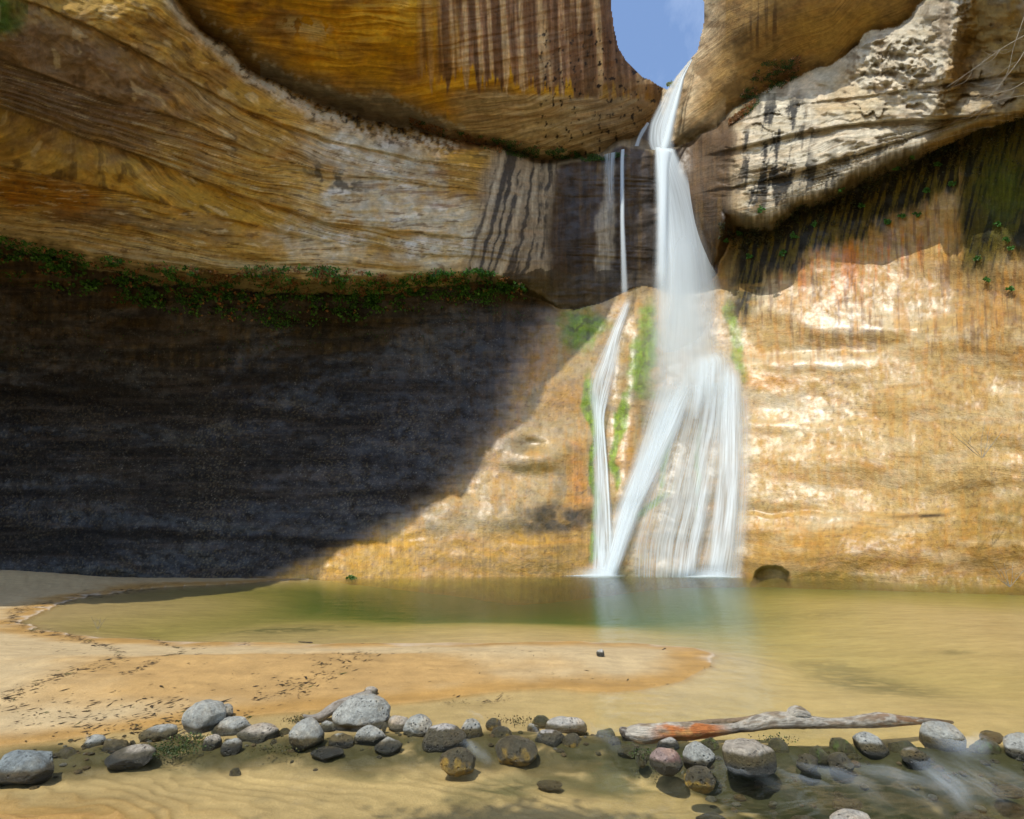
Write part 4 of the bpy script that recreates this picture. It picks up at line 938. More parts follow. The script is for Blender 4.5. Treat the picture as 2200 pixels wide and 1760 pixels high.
foam("foam", 1205, 1345, 1238, 4, 0.95)
foam("foam", 1470, 1600, 1241, 3, 0.8)
print("falls", time.time() - T0)
# ------------------------------------------------------------------ stones
def stone_material():
    t = NT("river_stone")
    c = t.attr("Col"); wt = t.attr("wet", 'Fac')
    pos = t.node("ShaderNodeTexCoord").outputs['Object']
    oi = t.node("ShaderNodeObjectInfo").outputs['Random']
    off = t.node("ShaderNodeVectorMath", {0: pos, 1: t.node("ShaderNodeCombineXYZ", {0: t.math('MULTIPLY', oi, 37.0), 1: t.math('MULTIPLY', oi, 11.0)}).outputs[0]}, operation='ADD').outputs[0]
    n1 = t.noise(off, 16, 9, 0.78); n2 = t.noise(off, 55, 4, 0.8); n3 = t.noise(off, 4, 3, 0.5)
    vo = t.node("ShaderNodeTexVoronoi", {'Vector': off, 'Scale': 30.0}).outputs['Distance']
    pits = t.math('MULTIPLY', t.rng(vo, 0.08, 0.3, 1, 0), t.rng(n3, 0.40, 0.55, 0, 1))
    m = t.math('MULTIPLY', t.rng(n1, 0.30, 0.70, 0.42, 1.5), t.rng(n2, 0.3, 0.7, 0.72, 1.25))
    m = t.math('MULTIPLY', m, t.math('SUBTRACT', 1.0, t.math('MULTIPLY', pits, 0.6)))
    cc = t.node("ShaderNodeVectorMath", {0: c, 3: m}, operation='SCALE').outputs[0]
    cc = t.mix(t.rng(t.noise(off, 5, 5, 0.6), 0.52, 0.68, 0, 0.45), cc, t.mix(1.0, cc, (1.35, 1.05, 0.72, 1), 'MULTIPLY'))
    h = t.math('SUBTRACT', t.math('ADD', t.math('MULTIPLY', n1, 0.8), t.math('MULTIPLY', n2, 0.25)), t.math('MULTIPLY', pits, 0.5))
    b = t.bump(h, 1.0, 0.055)
    r = t.math('SUBTRACT', 0.88, t.math('MULTIPLY', wt, 0.68))
    return t.done(t.bsdf(cc, r, b, Specular_IOR_Level=t.math('ADD', 0.3, t.math('MULTIPLY', wt, 0.4))).outputs[0])
STONE = stone_material()
def icosphere(n):
    g = (1 + 5 ** 0.5) / 2
    v = [(-1, g, 0), (1, g, 0), (-1, -g, 0), (1, -g, 0), (0, -1, g), (0, 1, g), (0, -1, -g), (0, 1, -g), (g, 0, -1), (g, 0, 1), (-g, 0, -1), (-g, 0, 1)]
    f = [(0, 11, 5), (0, 5, 1), (0, 1, 7), (0, 7, 10), (0, 10, 11), (1, 5, 9), (5, 11, 4), (11, 10, 2), (10, 7, 6), (7, 1, 8), (3, 9, 4), (3, 4, 2), (3, 2, 6), (3, 6, 8), (3, 8, 9), (4, 9, 5), (2, 4, 11), (6, 2, 10), (8, 6, 7), (9, 8, 1)]
    v = [np.array(p) / np.linalg.norm(p) for p in v]
    for _ in range(n):
        c = {}; nf = []
        def mid(a, b):
            k = (min(a, b), max(a, b))
            if k not in c:
                m = v[a] + v[b]; v.append(m / np.linalg.norm(m)); c[k] = len(v) - 1
            return c[k]
        for a, b, d in f:
            x, y, z = mid(a, b), mid(b, d), mid(d, a)
            nf += [(a, x, z), (b, y, x), (d, z, y), (x, y, z)]
        f = nf
    return np.array(v), np.array(f)
ICO = {n: icosphere(n) for n in (2, 3, 4)}
def n3(p, f, s, o=3):
    return (fbm(p[:, 0] * f + s, p[:, 1] * f, o, 3) + fbm(p[:, 1] * f + s, p[:, 2] * f, o, 5) + fbm(p[:, 2] * f + s, p[:, 0] * f, o, 7)) / 2
def blob_stone(rx, ry, rz, seed, lod, cuts=10, rough=0.07, flat=False, ang=0.0):
    r = np.random.default_rng(seed)
    v, f = ICO[lod]; p = v.copy()
    if flat: p[:, 2] = np.sign(p[:, 2]) * np.abs(p[:, 2]) ** 0.7; p[:, 2] = np.minimum(p[:, 2], 0.62 + 0.05 * p[:, 0])
    for _ in range(cuts):
        n = r.normal(size=3); n /= np.linalg.norm(n); d = r.uniform(0.66, 0.92)
        p = p - np.outer(np.maximum(p @ n - d, 0) * 0.85, n)
    p = p / np.abs(p).max(0)
    q = p + v * (rough * 1.3 * n3(v, 1.1, seed, 2) + rough * 0.5 * n3(v, 4.0, seed + 9, 3))[:, None]
    q = q * np.array([rx, ry, rz])
    ca, sa = math.cos(ang), math.sin(ang)
    q = np.stack([q[:, 0] * ca + q[:, 2] * sa, q[:, 1], -q[:, 0] * sa + q[:, 2] * ca], 1)
    return q, f
GREY = (0.40, 0.395, 0.34); BLUE = (0.26, 0.29, 0.28); WARM = (0.46, 0.40, 0.31); PALE = (0.50, 0.465, 0.39); OLI = (0.075, 0.065, 0.022); WETB = (0.085, 0.070, 0.035)
GOLD = (0.32, 0.20, 0.03); RED = (0.22, 0.12, 0.09); MOSSC = (0.09, 0.12, 0.02)
def stone(box, style, label, seed=None, ang=0.0, lod=None, group=None, name="boulder", sub=False, flat=False, zb=None):
    x0, y0, x1, y1 = box
    zw = -0.05 if y1 > 1565 else 0.0
    if zb is not None: zw = zb
    Yc = ground_Y(y1, zw); w = (x1 - x0) / F * Yc * (0.82 if style in ('wet', 'olive', 'gold') else 0.93) / 2
    rx = w; ry = w * (0.85 if (x1 - x0) < 1.6 * (y1 - y0) else 0.6)
    Yd = Yc + ry * 0.8
    cx = (x0 + x1) / 2; top = P(cx, y0, Yd)
    zbot = zw - 0.04 - 0.25 * w
    rz = max((top.z - zbot) / 2, 0.02); cz = (top.z + zbot) / 2
    if style in ('wet', 'olive', 'gold') and not sub: cz -= 0.35 * rz * (0.5 if style == 'gold' else 0.8)
    seed = seed or int(x0 * 7 + y0) % 9973
    lod = lod or (4 if (x1 - x0) > 45 else 3)
    q, f = blob_stone(rx, ry, rz, seed, lod, ang=ang, flat=flat)
    c0 = P(cx, (y0 + y1) / 2, Yd)
    z = q[:, 2] + cz; nn = 0.5 * n3(q / max(w, 0.05), 2.2, seed, 4)
    col = {'grey': GREY, 'blue': BLUE, 'warm': WARM, 'pale': PALE, 'wet': WETB, 'olive': OLI, 'gold': WETB, 'red': RED, 'capped': WETB, 'flat': WARM, 'stained': GREY}[style]
    C = np.tile(np.array(col), (len(q), 1)) * (1 + 0.12 * nn)[:, None]; W = np.zeros(len(q))
    def mixc(m, c, wv=None):
        m = np.clip(m, 0, 1); C[:] = C * (1 - m[:, None]) + np.array(c) * m[:, None]
        if wv is not None: W[:] = W * (1 - m) + wv * m
    if style in ('wet', 'olive', 'gold', 'capped', 'red'): W[:] = 0.85
    if style == 'gold': mixc(sstep(0.0, 0.25, nn + 0.05 - 0.3 * q[:, 2] / rz), GOLD)
    if style in ('olive', 'wet'): mixc(sstep(0.05, 0.3, nn), MOSSC if style == 'olive' else (0.10, 0.085, 0.03))
    if style == 'capped': mixc(sstep(0.72, 0.80, q[:, 2] / rz + 0.25 * nn - 0.15 * q[:, 0] / rx), (0.42, 0.39, 0.34), 0.0)
    if style == 'red': mixc(sstep(0.3, 0.6, q[:, 2] / rz - 0.6 * q[:, 0] / rx + nn * 0.5), (0.36, 0.26, 0.22), 0.1); mixc(sstep(0.1, 0.3, nn) * (q[:, 0] > 0), OLI)
    line = zw + {'stained': 0.075, 'flat': 0.085, 'pale': 0.035, 'warm': 0.05}.get(style, 0.045) * (0.6 + 2 * w)
    if not sub and style not in ('wet', 'olive', 'gold'):
        mixc(1 - sstep(line, line + 0.03, z + 0.03 * nn), (0.11, 0.085, 0.035) if style in ('flat', 'stained') else (0.10, 0.085, 0.05), 0.25)
        mixc(1 - sstep(zw + 0.012, zw + 0.04, z + 0.012 * nn), (0.035, 0.032, 0.018), 0.8)
    o = link_mesh(name, q, f, STONE)
    attr_col(o, "Col", np.clip(C, 0.005, 1)); attr_f(o, "wet", W)
    o.location = (c0.x, Yd, cz)
    tag(o, label, 'rock' if (x1 - x0) > 34 else 'stone', group)
    return o
ST = [
 ((-8, 1609, 119, 1674), 'blue', "large dark low boulder cut by the left edge beside the stream", {}),
 ((112, 1601, 176, 1626), 'wet', "low wet black rock right behind the large dark boulder at the left edge", {}),
 ((19, 1569, 69, 1589), 'blue', "flat blue-grey stone alone on the wet sand at the far left", {}),
 ((181, 1578, 226, 1611), 'grey', "smooth grey egg-shaped rock, third from the left along the stream", {}),
 ((217, 1582, 279, 1615), 'stained', "grey rock with mossy wet flanks beside the smooth egg-shaped rock", {}),
 ((277, 1587, 293, 1601), 'wet', "tiny wet dark stone at the left tip of the long slanted rock", {}),
 ((293, 1559, 382, 1596), 'stained', "long slanted grey rock lying left of the tall rounded boulder", {'ang': -0.25}),
 ((232, 1604, 338, 1638), 'warm', "low pale wedge-shaped rock in front of the row, left side", {'ang': -0.12}),
 ((398, 1503, 483, 1577), 'grey', "tall rounded blue-grey boulder standing at the left of the row", {'seed': 12}),
 ((470, 1512, 501, 1545), 'grey', "broken grey piece leaning behind the tall rounded boulder", {}),
 ((457, 1541, 544, 1579), 'grey', "oblong grey rock at the right foot of the tall rounded boulder", {}),
 ((436, 1578, 474, 1607), 'warm', "small pale stone in front of the oblong grey rock", {}),
 ((476, 1588, 520, 1612), 'grey', "small half sunk grey stone below the pink-tinged oval rock", {'ang': -0.2}),
 ((510, 1555, 600, 1595), 'warm', "smooth oval rock with a pinkish top in the middle of the left row", {}),
 ((621, 1544, 695, 1609), 'stained', "rounded pale rock with brown base in front of the driftwood stick", {'seed': 8}),
 ((686, 1548, 722, 1571), 'grey', "small grey stone tucked between the pale rock and the biggest boulder", {}),
 ((718, 1492, 840, 1571), 'grey', "biggest pitted grey boulder with a yellowish blaze, driftwood behind it", {'seed': 21}),
 ((834, 1534, 879, 1571), 'warm', "pale pointed rock leaning just right of the biggest boulder", {}),
 ((870, 1535, 928, 1589), 'grey', "round pitted grey rock with a dark shaded underside right of the pale pointed one", {'seed': 5}),
 ((710, 1575, 761, 1601), 'stained', "low round grey stone in front of the biggest boulder", {}),
 ((761, 1556, 831, 1598), 'grey', "pitted drop-shaped rock touching the front of the biggest boulder", {'seed': 31}),
 ((805, 1583, 863, 1609), 'grey', "low wet-edged slab of grey stone right of the drop-shaped rock", {'ang': -0.15}),
 ((671, 1602, 735, 1618), 'stained', "flat thin stone almost covered by sand in front of the row", {}),
 ((579, 1583, 598, 1598), 'wet', "small glossy dark pebble right of the smooth oval rock", {}),
 ((597, 1560, 626, 1581), 'wet', "small brown wet stone behind the glossy dark pebble", {}),
 ((780, 1475, 813, 1496), 'warm', "light brown cobble perched behind the top of the biggest boulder", {'zb': 0.02}),
 ((820, 1547, 832, 1563), 'wet', "tiny shining wet stone at the right foot of the biggest boulder", {}),
 ((902, 1554, 1001, 1607), 'capped', "broad dark wet rock with a single dry pale patch on top", {}),
 ((986, 1544, 1035, 1587), 'stained', "pale-topped rock with a mossy brown base beside the broad dark rock", {'ang': 0.3}),
 ((942, 1602, 1027, 1648), 'gold', "rock with golden algae lying under the stream in front of the broad dark rock", {}),
 ((1041, 1539, 1078, 1558), 'gold', "small yellow-mossed stone behind the centre of the row", {}),
 ((1051, 1556, 1103, 1586), 'gold', "dark mossy stone in front of the small yellow-mossed one", {}),
 ((1057, 1576, 1161, 1625), 'gold', "wide glossy rock with golden and green algae in the centre of the row", {}),
 ((1131, 1554, 1158, 1570), 'pale', "small pale dry pebble-like stone left of the long pale rock", {}),
 ((1150, 1564, 1213, 1601), 'capped', "wet rock with a pale grey dry crown in front of the long pale rock", {'seed': 77}),
 ((1173, 1539, 1259, 1572), 'pale', "long pale dry rock lying across the centre of the row", {}),
 ((1205, 1572, 1254, 1600), 'gold', "golden algae stone under the right end of the long pale rock", {}),
 ((1279, 1556, 1325, 1586), 'olive', "smooth olive wet stone with bright glints left of the log end", {}),
 ((1138, 1533, 1183, 1549), 'olive', "dull green stone barely showing behind the long pale rock", {}),
 ((1304, 1578, 1337, 1601), 'wet', "dark wet stone under the broken end of the log", {}),
 ((1324, 1590, 1374, 1614), 'olive', "green-black shiny stone directly below the broken end of the log", {}),
 ((1363, 1605, 1393, 1631), 'olive', "small round mossy ball of stone in front of the log", {}),
 ((1412, 1584, 1457, 1607), 'pale', "pale flat stone pinned against the front of the orange wood", {}),
 ((1399, 1606, 1466, 1655), 'red', "reddish wet rock with a pinkish dry shoulder in front of the log", {}),
 ((1466, 1596, 1535, 1651), 'grey', "smooth slate-grey rock with a brown base beside the reddish one", {'ang': -0.3, 'seed': 40}),
 ((1468, 1640, 1540, 1683), 'gold', "algae-gold rock under water right below the smooth slate-grey rock", {}),
 ((1555, 1585, 1657, 1654), 'flat', "big flat-topped pale rock with a brown stained side in front of the log", {'flat': True, 'seed': 3}),
 ((1494, 1578, 1546, 1606), 'olive', "olive submerged stone between the log and the smooth slate-grey rock", {}),
 ((1644, 1579, 1694, 1614), 'olive', "dark weedy rock at the right shoulder of the flat-topped rock", {}),
 ((1777, 1574, 1837, 1616), 'olive', "steep dark mossy slab sloping down beside the speckled oval rock", {'ang': 0.5}),
 ((1737, 1594, 1778, 1629), 'olive', "brown-green wet stone with a single glint left of the mossy slab", {}),
 ((1706, 1614, 1758, 1640), 'wet', "dark drowned stone at the head of the white rapids", {}),
 ((1773, 1610, 1834, 1641), 'wet', "long dark wet stone with water sliding round both ends", {}),
 ((1833, 1574, 1900, 1622), 'stained', "speckled oval rock with a pale top below the right part of the log", {'ang': 0.25}),
 ((1909, 1582, 1972, 1620), 'olive', "olive rock under a smooth sheet of water left of the domed boulder", {}),
 ((1937, 1603, 1992, 1637), 'stained', "grey stone veiled by flowing water in front of the domed boulder", {}),
 ((1978, 1550, 2065, 1613), 'stained', "domed grey boulder standing at the thin right end of the log", {'seed': 51}),
 ((2107, 1568, 2152, 1590), 'stained', "small dark stone perched between the domed boulder and the right edge", {}),
 ((2080, 1580, 2150, 1618), 'olive', "brown wet rock with a curtain of water below the small perched stone", {}),
 ((2161, 1575, 2240, 1633), 'grey', "large pitted grey boulder cut by the right edge of the picture", {}),
 ((1788, 1742, 1882, 1800), 'pale', "white-topped rock cut by the bottom edge of the picture", {'zb': -0.1}),
]
for bx_, sty, lb, kw in ST:
    stone(bx_, sty, lb, **kw)
# drowned stones of the stream below the dam
DR = [ ((1690, 1700, 1760, 1735), 'wet'), ((1900, 1715, 2000, 1765), 'gold'), ((1780, 1665, 1850, 1700), 'wet'), ((2040, 1690, 2130, 1735), 'wet'), ((1560, 1730, 1640, 1775), 'wet'),
      ((2120, 1640, 2190, 1672), 'wet'), ((1650, 1755, 1720, 1800), 'wet'), ((1150, 1640, 1210, 1660), 'wet'), ((2000, 1760, 2090, 1810), 'wet'), ((1490, 1700, 1560, 1730), 'wet')]
ORD = 'leftmost,second,third,fourth,fifth,sixth,seventh,eighth,ninth,tenth,eleventh,twelfth,thirteenth,fourteenth,fifteenth,sixteenth,seventeenth,eighteenth,nineteenth,twentieth,twenty-first,twenty-second,rightmost'.split(',')
DR.sort()
for i, (b, s) in enumerate(DR):
    o = stone(b, s, "%s drowned dark stone%s under the running water below the dam" % (ORD[i] if i < len(DR) - 1 else "rightmost", " from the left" if 0 < i < len(DR) - 1 else ""), group="drowned stones below the dam", name="submerged_stone", sub=True)
    o.location.z = -0.13 - 0.3 * o.dimensions.z * 0.5 + 0.0
    o.scale.z = 0.55
stone((1281, 1393, 1299, 1407), 'pale', "single white pebble lying on the sand bar in front of the pool", name="pebble", zb=0.12)
stone((492, 1649, 521, 1662), 'wet', "round dark stone under shallow rippled water at lower left", name="submerged_stone", sub=True, zb=-0.12)
stone((1650, 1660, 1662, 1665), 'wet', "tiny dark pebble in the rapids", name="pebble", sub=True) if False else None
# small gravel between the stones
gv, gf, gcl, gw = [], [], [], []
base = 0
iv, iff = ICO[2]
for i in range(240):
    px = random.uniform(-20, 2220); lx = px
    cy = np.interp(px, [0, 200, 400, 700, 900, 1300, 1600, 2200], [1655, 1620, 1592, 1592, 1590, 1596, 1615, 1610])
    py = cy + random.gauss(0, 13) + (abs(random.gauss(0, 34)) if px > 1500 else 0)
    g = G(px, py, -0.06); s = random.uniform(0.010, 0.032) * (1.2 if px > 1500 else 0.8)
    q = iv * np.array([s * random.uniform(.8, 1.5), s, s * .6]) * (1 + 0.25 * n3(iv, 1.5, i, 2))[:, None] + np.array([g.x, g.y, float(ground_z([g.x], [g.y])[0]) + s * 0.1])
    c = random.choice([WETB, OLI, WETB, (0.13, 0.09, 0.04), (0.16, 0.15, 0.12)])
    gv.append(q); gf.append(iff + base); base += len(iv); gcl += [c] * len(iv); gw += [0.7] * len(iv)
o = link_mesh("gravel", np.vstack(gv), np.vstack(gf), STONE); attr_col(o, "Col", np.array(gcl)); attr_f(o, "wet", np.array(gw))
tag(o, "dark wet gravel filling the gaps between the stones", None, None, 'stuff')
print("stones", time.time() - T0)

# ------------------------------------------------------------------ driftwood
def wood_material():
    t = NT("weathered_wood")
    c = t.attr("Col"); uv = t.attr("vuv", 'Vector'); pos = t.node("ShaderNodeTexCoord").outputs['Object']
    g = t.noise(uv, 1.0, 6, 0.65, (2.0, 16, 1), 0.5); g2 = t.noise(uv, 1.0, 3, 0.6, (8, 60, 1), 0.3); n = t.noise(pos, 14, 6, 0.7)
    m = t.math('MULTIPLY', t.rng(g, 0.3, 0.7, 0.55, 1.3), t.rng(n, 0.3, 0.7, 0.75, 1.2))
    cc = t.node("ShaderNodeVectorMath", {0: c, 3: m}, operation='SCALE').outputs[0]
    cc = t.mix(t.rng(g2, 0.60, 0.70, 0, 0.75), cc, (0.04, 0.025, 0.012, 1))
    b = t.bump(t.math('ADD', g, t.math('MULTIPLY', g2, 0.4)), 0.9, 0.03)
    return t.done(t.bsdf(cc, 0.75, b).outputs[0])
WOOD = wood_material()
def limb(name, pts, colf, root=None, nseg=120, nr=28, seed=0, rough=0.16, zof=0.0):
    """pts: px, py(centre), radius px, distance"""
    p = spline(pts, nseg)
    cen = np.array([P(a, b, d) for a, b, r, d in p]); rad = np.array([r / F * d for a, b, r, d in p])
    tan = np.gradient(cen, axis=0); tan /= np.linalg.norm(tan, axis=1)[:, None]
    upv = np.array([0, 0, 1.0]); s = np.cross(tan, upv); s /= np.linalg.norm(s, axis=1)[:, None]; u = np.cross(s, tan)
    th = np.linspace(0, 2 * np.pi, nr, endpoint=False)
    TH, TT = np.meshgrid(th, np.linspace(0, 1, nseg))
    L = np.linalg.norm(np.diff(cen, axis=0), axis=1).sum() / rad.mean()
    tw = TH + 1.2 * TT
    rr = 1 + rough * (fbm(np.cos(tw) * 1.4 + TT * L * 0.12, np.sin(tw) * 1.4 + seed, 4, 7 + seed)) + 0.5 * rough * fbm(TT * L * 0.4, np.cos(tw * 3) * 0.8, 3, 9) - 0.3 * rough * np.abs(np.sin(tw * 4 + 2 * fbm(TT * 5, TT * 0, 2, 3)))
    endt = np.minimum(1, np.minimum(TT, 1 - TT) * nseg / 1.2 + 0.0)
    R = rad[:, None] * rr * np.maximum(endt, 0.0)
    v = cen[:, None] + s[:, None] * (np.cos(TH) * R)[..., None] + u[:, None] * (np.sin(TH) * R)[..., None]
    id_ = np.arange(nseg * nr).reshape(nseg, nr); n_ = np.roll(id_, -1, 1)
    q = np.stack([id_[:-1], n_[:-1], n_[1:], id_[1:]], -1).reshape(-1, 4)
    o = link_mesh(name, v.reshape(-1, 3), q, WOOD)
    attr_col(o, "Col", colf(TT, np.sin(TH), p[:, None, 0] + 0 * TH, fbm(TT * L * 0.3, TH, 4, 31 + seed)).reshape(-1, 3))
    attr_vec(o, "vuv", np.stack([TT * L * 0.4, TH / 2, TT * 0], -1).reshape(-1, 3))
    return put(o, root) if root else o
def lerp(a, b, m): return np.asarray(a) * (1 - m[..., None]) + np.asarray(b) * m[..., None]
GW = (0.60, 0.53, 0.41); DW = (0.10, 0.065, 0.03); OW = (0.60, 0.17, 0.02)
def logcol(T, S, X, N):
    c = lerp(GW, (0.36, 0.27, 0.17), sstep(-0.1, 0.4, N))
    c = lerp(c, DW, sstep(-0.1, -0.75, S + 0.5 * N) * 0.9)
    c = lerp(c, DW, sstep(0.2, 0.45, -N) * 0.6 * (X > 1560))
    o_ = sstep(1375, 1440, X) * (1 - sstep(1520, 1575, X)) * (1 - sstep(0.35, 0.8, S + 0.8 * N - 0.3 * sstep(1440, 1500, X)))
    c = lerp(c, OW, o_ * 0.95)
    c = lerp(c, (0.62, 0.34, 0.10), o_ * sstep(0.0, 0.4, N) * 0.7)
    c = lerp(c, (0.58, 0.30, 0.08), sstep(1350, 1365, X) * (1 - sstep(1400, 1520, X)) * sstep(-0.2, -0.6, S) * 0.8)
    c = lerp(c, (0.05, 0.035, 0.02), np.exp(-((X - 1585) / 18) ** 2) * (S < 0.5 + N) * 0.9)
    c = lerp(c, (0.32, 0.15, 0.05), sstep(1830, 1930, X) * sstep(0, 0.35, N + 0.2) * 0.8)
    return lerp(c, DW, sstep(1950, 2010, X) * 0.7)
yl = lambda py: ground_Y(py, 0.0)
log = thing("driftwood_log", tuple(P(1640, 1575, yl(1585))), "long weathered driftwood log with a torn orange patch lying on the stones", "log")
limb("trunk", [(1336, 1576, 6, 5.0), (1352, 1576, 13, 5.0), (1366, 1578, 19, 5.0), (1376, 1580, 20, 5.0), (1420, 1573, 17, 5.02), (1480, 1571, 16, 5.04), (1540, 1569, 10, 5.08), (1585, 1565, 8, 5.12), (1606, 1560, 11, 5.15), (1650, 1547, 14, 5.2), (1715, 1549, 15, 5.25), (1760, 1553, 9, 5.28),
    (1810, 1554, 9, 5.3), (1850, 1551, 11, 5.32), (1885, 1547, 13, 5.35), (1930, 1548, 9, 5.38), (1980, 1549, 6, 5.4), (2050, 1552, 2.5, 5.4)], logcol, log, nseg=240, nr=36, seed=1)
limb("knob", [(1696, 1546, 9, 5.24), (1702, 1534, 11, 5.24), (1712, 1529, 10, 5.24), (1728, 1532, 8, 5.24), (1742, 1540, 5, 5.26)], lambda T, S, X, N: lerp(GW, (0.30, 0.22, 0.13), sstep(0, .4, N)), log, nseg=24, seed=2, rough=0.3)
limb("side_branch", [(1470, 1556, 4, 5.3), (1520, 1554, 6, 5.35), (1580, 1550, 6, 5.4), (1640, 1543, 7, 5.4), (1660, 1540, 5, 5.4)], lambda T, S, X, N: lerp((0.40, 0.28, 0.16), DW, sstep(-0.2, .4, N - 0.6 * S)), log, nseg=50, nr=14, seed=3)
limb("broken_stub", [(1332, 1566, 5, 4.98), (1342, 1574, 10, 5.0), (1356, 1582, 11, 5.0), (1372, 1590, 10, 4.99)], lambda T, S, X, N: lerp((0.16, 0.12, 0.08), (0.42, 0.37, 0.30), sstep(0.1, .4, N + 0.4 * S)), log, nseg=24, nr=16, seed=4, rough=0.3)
dw = limb("driftwood_stick", [(650, 1536, 2, 5.5), (664, 1543, 5, 5.5), (685, 1543, 8, 5.5), (705, 1530, 10, 5.52), (730, 1514, 9, 5.6), (765, 1500, 8, 5.7), (800, 1488, 7, 5.8)], lambda T, S, X, N: lerp((0.44, 0.38, 0.30), (0.22, 0.17, 0.11), sstep(-.1, .4, N - 0.3 * S)), None, nseg=60, nr=18, seed=6)
tag(dw, "smooth curved grey driftwood stick propped behind the biggest boulder", "driftwood")
TWC = lambda T, S, X, N: lerp((0.07, 0.045, 0.025), (0.13, 0.09, 0.05), sstep(-.1, .4, N))
PTW = lambda T, S, X, N: lerp((0.40, 0.36, 0.28), (0.25, 0.2, 0.14), sstep(-.1, .4, N))
def stick(pts, lab, colf=TWC, name="twig"):
    pp = [(a, b, r, ground_Y(b, 0.02)) for a, b, r in pts]
    o = limb(name, pp, colf, None, nseg=24, nr=7, rough=0.2); tag(o, lab, "twig"); return o
stick([(2, 1531, 3), (30, 1524, 4), (69, 1517, 3)], "black stick lying on the sand by the left edge above the flat blue-grey stone")
stick([(123, 1518, 3), (150, 1512, 3.5)], "short black stub of wood on the sand right of the long black stick")
stick([(322, 1514, 1), (345, 1520, 1.4), (347, 1528, 1.2), (338, 1531, 1)], "small pale hooked twig on the wet sand left of the tall boulder", PTW)
stick([(640, 1379, 1), (672, 1381, 1.6)], "small dark twig at the water's edge on the near shore of the pool")
stick([(1422, 1397, 1), (1430, 1393, 1.2)], "tiny dark twig on the tip of the sand bar")
def bare_twigs(name, px, py, z0, hpx, lab, cat, n=6, seed=0, spread=1.0, colr=PTW, rad=0.45, Yd=None, parts="stem"):
    r = random.Random(seed); Y0 = Yd if Yd else ground_Y(py, z0)
    t = thing(name, tuple(P(px, py, Y0)), lab, cat)
    for i in range(n):
        a = r.uniform(-1, 1) * spread; L = hpx * r.uniform(0.6, 1.0)
        pts = [(px, py, rad * 1.3, Y0)]
        x, y = px, py
        for k in range(5):
            x += a * L * 0.16 + r.uniform(-1, 1) * L * 0.04; y -= L * 0.2 * (1 - 0.35 * abs(a)); pts.append((x, y, rad * (1.1 - 0.18 * k), Y0 + r.uniform(-.01, .01) * k * Y0 * 0.2))
        limb(parts, pts, colr, t, nseg=14, nr=5, seed=i, rough=0.1)
        if i % 2 == 0:
            q = pts[2]; limb(parts, [q, (q[0] + r.uniform(-1, 1) * L * .2, q[1] - L * .2, rad * .6, q[3]), (q[0] + r.uniform(-1, 1) * L * .35, q[1] - L * .35, rad * .4, q[3])], colr, t, nseg=8, nr=5, rough=0.1)
    return t
bare_twigs("drowned_twigs", 210, 1352, 0.0, 44, "thin dead twigs poking out of the pool near its left end", "twigs", 3, 3, 0.9)
bare_twigs("dead_branches", 2110, 985, 0, 110, "thin leafless twigs hanging before the right wall", "bush", 7, 5, 1.0, Yd=24.0)
bare_twigs("dry_shrub", 2170, 1262, 0.1, 70, "leafless scrub at the foot of the right wall by the picture edge", "bush", 9, 8, 1.2, Yd=22.0)
def pale_branch():
    t = thing("pale_branches", tuple(P(2200, 80, 17)), "tangle of pale bare branches reaching in front of the upper right cliff", "branches")
    r = random.Random(4)
    mains = [[(2230, 60, 2.4), (2150, 105, 1.8), (2090, 150, 1.3), (2030, 190, .8)], [(2240, 40, 2.4), (2190, 130, 1.8), (2150, 180, 1.2), (2120, 215, .7)], [(2240, 150, 2.0), (2180, 190, 1.4), (2110, 210, 1.0), (2050, 235, .6)],
             [(2230, 200, 1.6), (2140, 215, 1.0), (2080, 255, .6)], [(2210, 10, 1.6), (2176, 105, 1.2), (2168, 150, .8), (2140, 200, .5)]]
    for m in mains:
        m = [(a, b, rr * 0.55) for a, b, rr in m]
        pts = [(a, b, rr, 17 + 0.3 * i) for i, (a, b, rr) in enumerate(m)]
        limb("branch", pts, PTW, t, nseg=26, nr=6, rough=0.1)
        for k in range(5):
            i = r.randrange(1, len(m)); a, b, rr = m[i]
            limb("twig", [(a, b, rr * .6, 17.2), (a - r.uniform(5, 35), b + r.uniform(-5, 28), rr * .4, 17.2), (a - r.uniform(20, 60), b + r.uniform(0, 50), rr * .25, 17.3)], PTW, t, nseg=8, nr=5, rough=0.1)
pale_branch()
print("wood", time.time() - T0)

# ------------------------------------------------------------------ plants
def leaf_material():
    t = NT("leaf")
    c = t.attr("Col"); n = t.noise(t.node("ShaderNodeNewGeometry").outputs['Position'], 3, 2, 0.5)
    cc = t.node("ShaderNodeVectorMath", {0: c, 3: t.rng(n, 0.3, 0.7, 0.7, 1.3)}, operation='SCALE').outputs[0]
    d = t.bsdf(cc, 0.6); tl = t.node("ShaderNodeBsdfTranslucent", {'Color': cc})
    m = t.node("ShaderNodeMixShader", {0: 0.3}); t.l.new(d.outputs[0], m.inputs[1]); t.l.new(tl.outputs[0], m.inputs[2])
    return t.done(m.outputs[0])
LEAF = leaf_material()
GRN = [(0.05, 0.16, 0.015), (0.08, 0.22, 0.02), (0.04, 0.11, 0.02), (0.10, 0.26, 0.03)]
RUST = [(0.30, 0.12, 0.04), (0.36, 0.19, 0.07), (0.20, 0.12, 0.04)]
